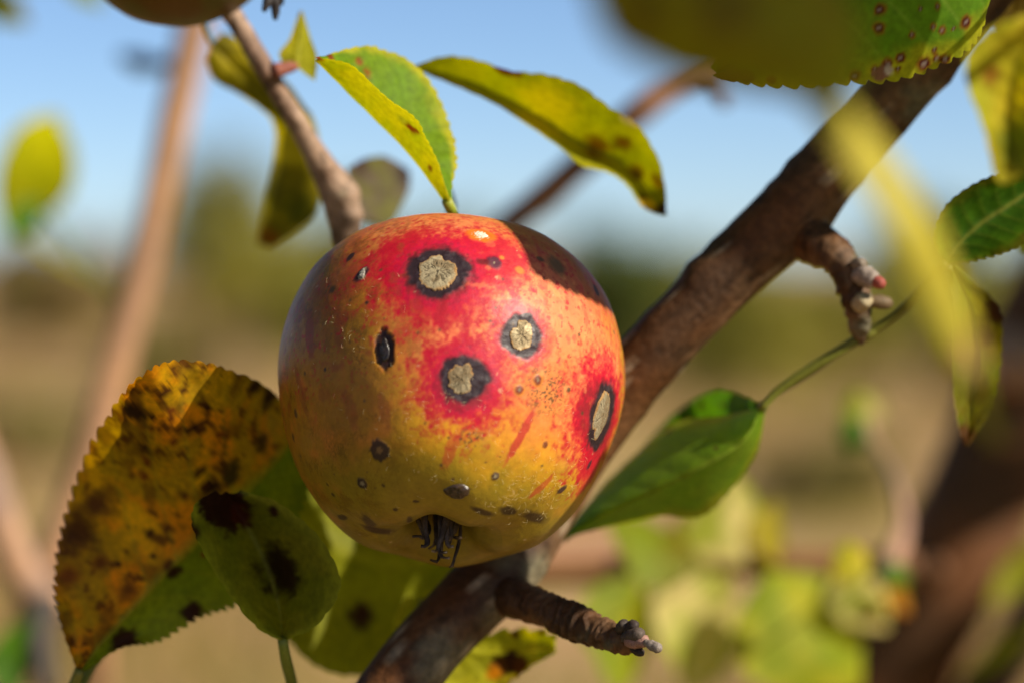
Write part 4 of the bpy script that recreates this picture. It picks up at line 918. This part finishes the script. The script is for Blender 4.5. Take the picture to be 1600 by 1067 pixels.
# ================================================================== UNSEEN FOLIAGE added outside the frame to dim the sky and cast shade
def foliage():
    rg = np.random.default_rng(21); C = np.array([0, .57, 1.5])
    lit = [(705, 600, .56, 285), (610, 190, .58, 140), (850, 200, .60, 220), (440, 170, .60, 130), (290, 600, .58, 110), (1040, 720, .59, 150), (1015, 545, .59, 60), (1330, 450, .585, 80), (1200, 900, .84, 260),
           (250, 350, .95, 330), (40, 850, .90, 120), (1420, 330, .345, 170), (1540, 150, .47, 110), (440, 220, .65, 170), (930, 990, .56, 110), (800, 1020, .60, 60), (1000, 200, .82, 300), (60, 270, .95, 120), (1430, 125, .54, 45), (1530, 930, 1.0, 90), (1470, 1040, 1.0, 70), (1090, 700, .60, 120), (1030, 560, .59, 90)]
    LC = np.array([P(a, b, d) for a, b, d, r in lit]); LR = np.array([r * d / FPX for a, b, d, r in lit])
    sun = np.array(SUN)
    # where a person photographing the apple may stand is kept free of boughs
    stands = np.array([np.array(CAM_LOC) + [x, y, z] for x in (-.36, -.24, -.12, 0, .12, .24, .36) for y in (-.1, .06) for z in (-.12, 0, .12)])
    aims = nrm(AC - stands)
    def ok(q, rad):
        c = CMI @ np.r_[q, 1]; d = -c[2]
        if d > 0:
            x = c[0] / d * FPX + 800; y = -c[1] / d * FPX + 533.5; m = 60 + (rad + .02) / max(d, .05) * FPX
            if -m < x < 1600 + m and -m < y < 1067 + m: return False
        w_ = q - stands; dw = np.linalg.norm(w_, axis=1)
        if dw.min() < .20: return False
        an_ = np.arccos(np.clip(np.sum(w_ * aims, 1) / dw, -1, 1))
        if np.any((dw < .85) & (an_ < math.radians(14.5) + (rad + .01) / dw)): return False
        v = q - LC; t = v @ sun
        dist = np.linalg.norm(v - t[:, None] * sun, axis=1)
        return not np.any((t > 0) & (dist < LR + rad))
    V, F, K = [], [], []
    def add(p, f, c):
        o = len(V); V.extend(p); F.extend([tuple(o + i for i in g) for g in f]); K.extend([c] * len(p))
    nb = 0; nl = 0
    for tr in range(14000):
        if nb >= 230: break
        az = rg.random() * 6.283; el = math.asin(-.85 + 1.8 * rg.random())
        rr = .30 + .75 * rg.random()
        a = C + rr * np.array([math.cos(el) * math.cos(az), math.cos(el) * math.sin(az), math.sin(el)])
        dr = nrm(rg.normal(size=3) * [1, 1, .5]); ln = .18 + .25 * rg.random(); sd = nrm(np.cross(dr, rg.normal(size=3)))
        pts = np.array([a + dr * ln * t + sd * .05 * math.sin(3 * t) - np.array([0, 0, .06 * t * t]) for t in np.linspace(0, 1, 14)])
        if a[2] < .8 or not all(ok(q, .006) for q in pts[::2]): continue
        nb += 1
        for i in range(13):
            u = nrm(np.cross(dr, [.3, .2, .9])); w = np.cross(dr, u); r0 = .003 * (1 - i / 16)
            add([pts[i] + u * r0, pts[i] + w * r0, pts[i] - u * r0, pts[i] - w * r0, pts[i+1] + u * r0, pts[i+1] + w * r0, pts[i+1] - u * r0, pts[i+1] - w * r0], [(0, 1, 5, 4), (1, 2, 6, 5), (2, 3, 7, 6), (3, 0, 4, 7)], (.10, .07, .05))
        for k in range(26):
            i = rg.integers(1, 14); L = .045 + .035 * rg.random(); W = L * .30
            ax = nrm(rg.normal(size=3) + [0, 0, -.5]); b = pts[i] + ax * .012
            if not ok(b + ax * L * .5, L * .55): continue
            nl += 1
            sv = nrm(np.cross(ax, rg.normal(size=3))); nn = np.cross(sv, ax)
            p = [pts[i], b]
            for t, wd_ in ((.3, .9), (.6, 1.0), (.85, .5)):
                m = b + ax * L * t + nn * L * .08 * math.sin(3 * t); p += [m - sv * W * wd_ + nn * W * .3, m, m + sv * W * wd_ + nn * W * .3]
            p.append(b + ax * L)
            kk = rg.random(); cc = np.array(DGR) * (1 - kk) + np.array(YGD) * kk
            add(p, [(0, 1, 3), (1, 2, 3), (1, 3, 4), (2, 5, 6, 3), (3, 6, 7, 4), (5, 8, 9, 6), (6, 9, 10, 7), (8, 11, 9), (9, 11, 10)], tuple(cc))
    for (px, py, d, t, L, W) in [(1250, 318, .594, .20, .030, .034), (1350, 212, .592, .17, .040, .034), (1450, 90, .59, .15, .06, .034), (1110, 30, .325, .17, .06, .05), (1010, -20, .325, .18, .06, .05), (665, 1015, .585, .215, .034, .022), (1590, 640, 1.0, .33, .10, .06), (640, 1050, .585, .235, .03, .022)]:  # single leaves added in the sun's path to shade branch, limb and near leaf
        ax = nrm(P(px + 100, py - 110, d) - P(px, py, d)); q = P(px, py, d) + sun * t; ax = nrm(ax - sun * (ax @ sun)); sv = np.cross(ax, sun); b = q - ax * L * .5; nn = sun
        p = [b - ax * .012, b]
        for t_, wd_ in ((.3, .9), (.6, 1.0), (.85, .5)):
            m = b + ax * L * t_; p += [m - sv * W * .5 * wd_ + nn * W * .1, m, m + sv * W * .5 * wd_ + nn * W * .1]
        p.append(b + ax * L)
        add(p, [(0, 1, 3), (1, 2, 3), (1, 3, 4), (2, 5, 6, 3), (3, 6, 7, 4), (5, 8, 9, 6), (6, 9, 10, 7), (8, 11, 9), (9, 11, 10)], tuple(np.array(DGR)))
    o = mesh('added_shade_foliage', np.array(V), F, M_LEAF, None, np.array(K), False, 'unseen leafy apple boughs added around the picture to shade it', 'stuff')
    o['category'] = 'foliage'
    print('FOLIAGE', nb, nl)
foliage()
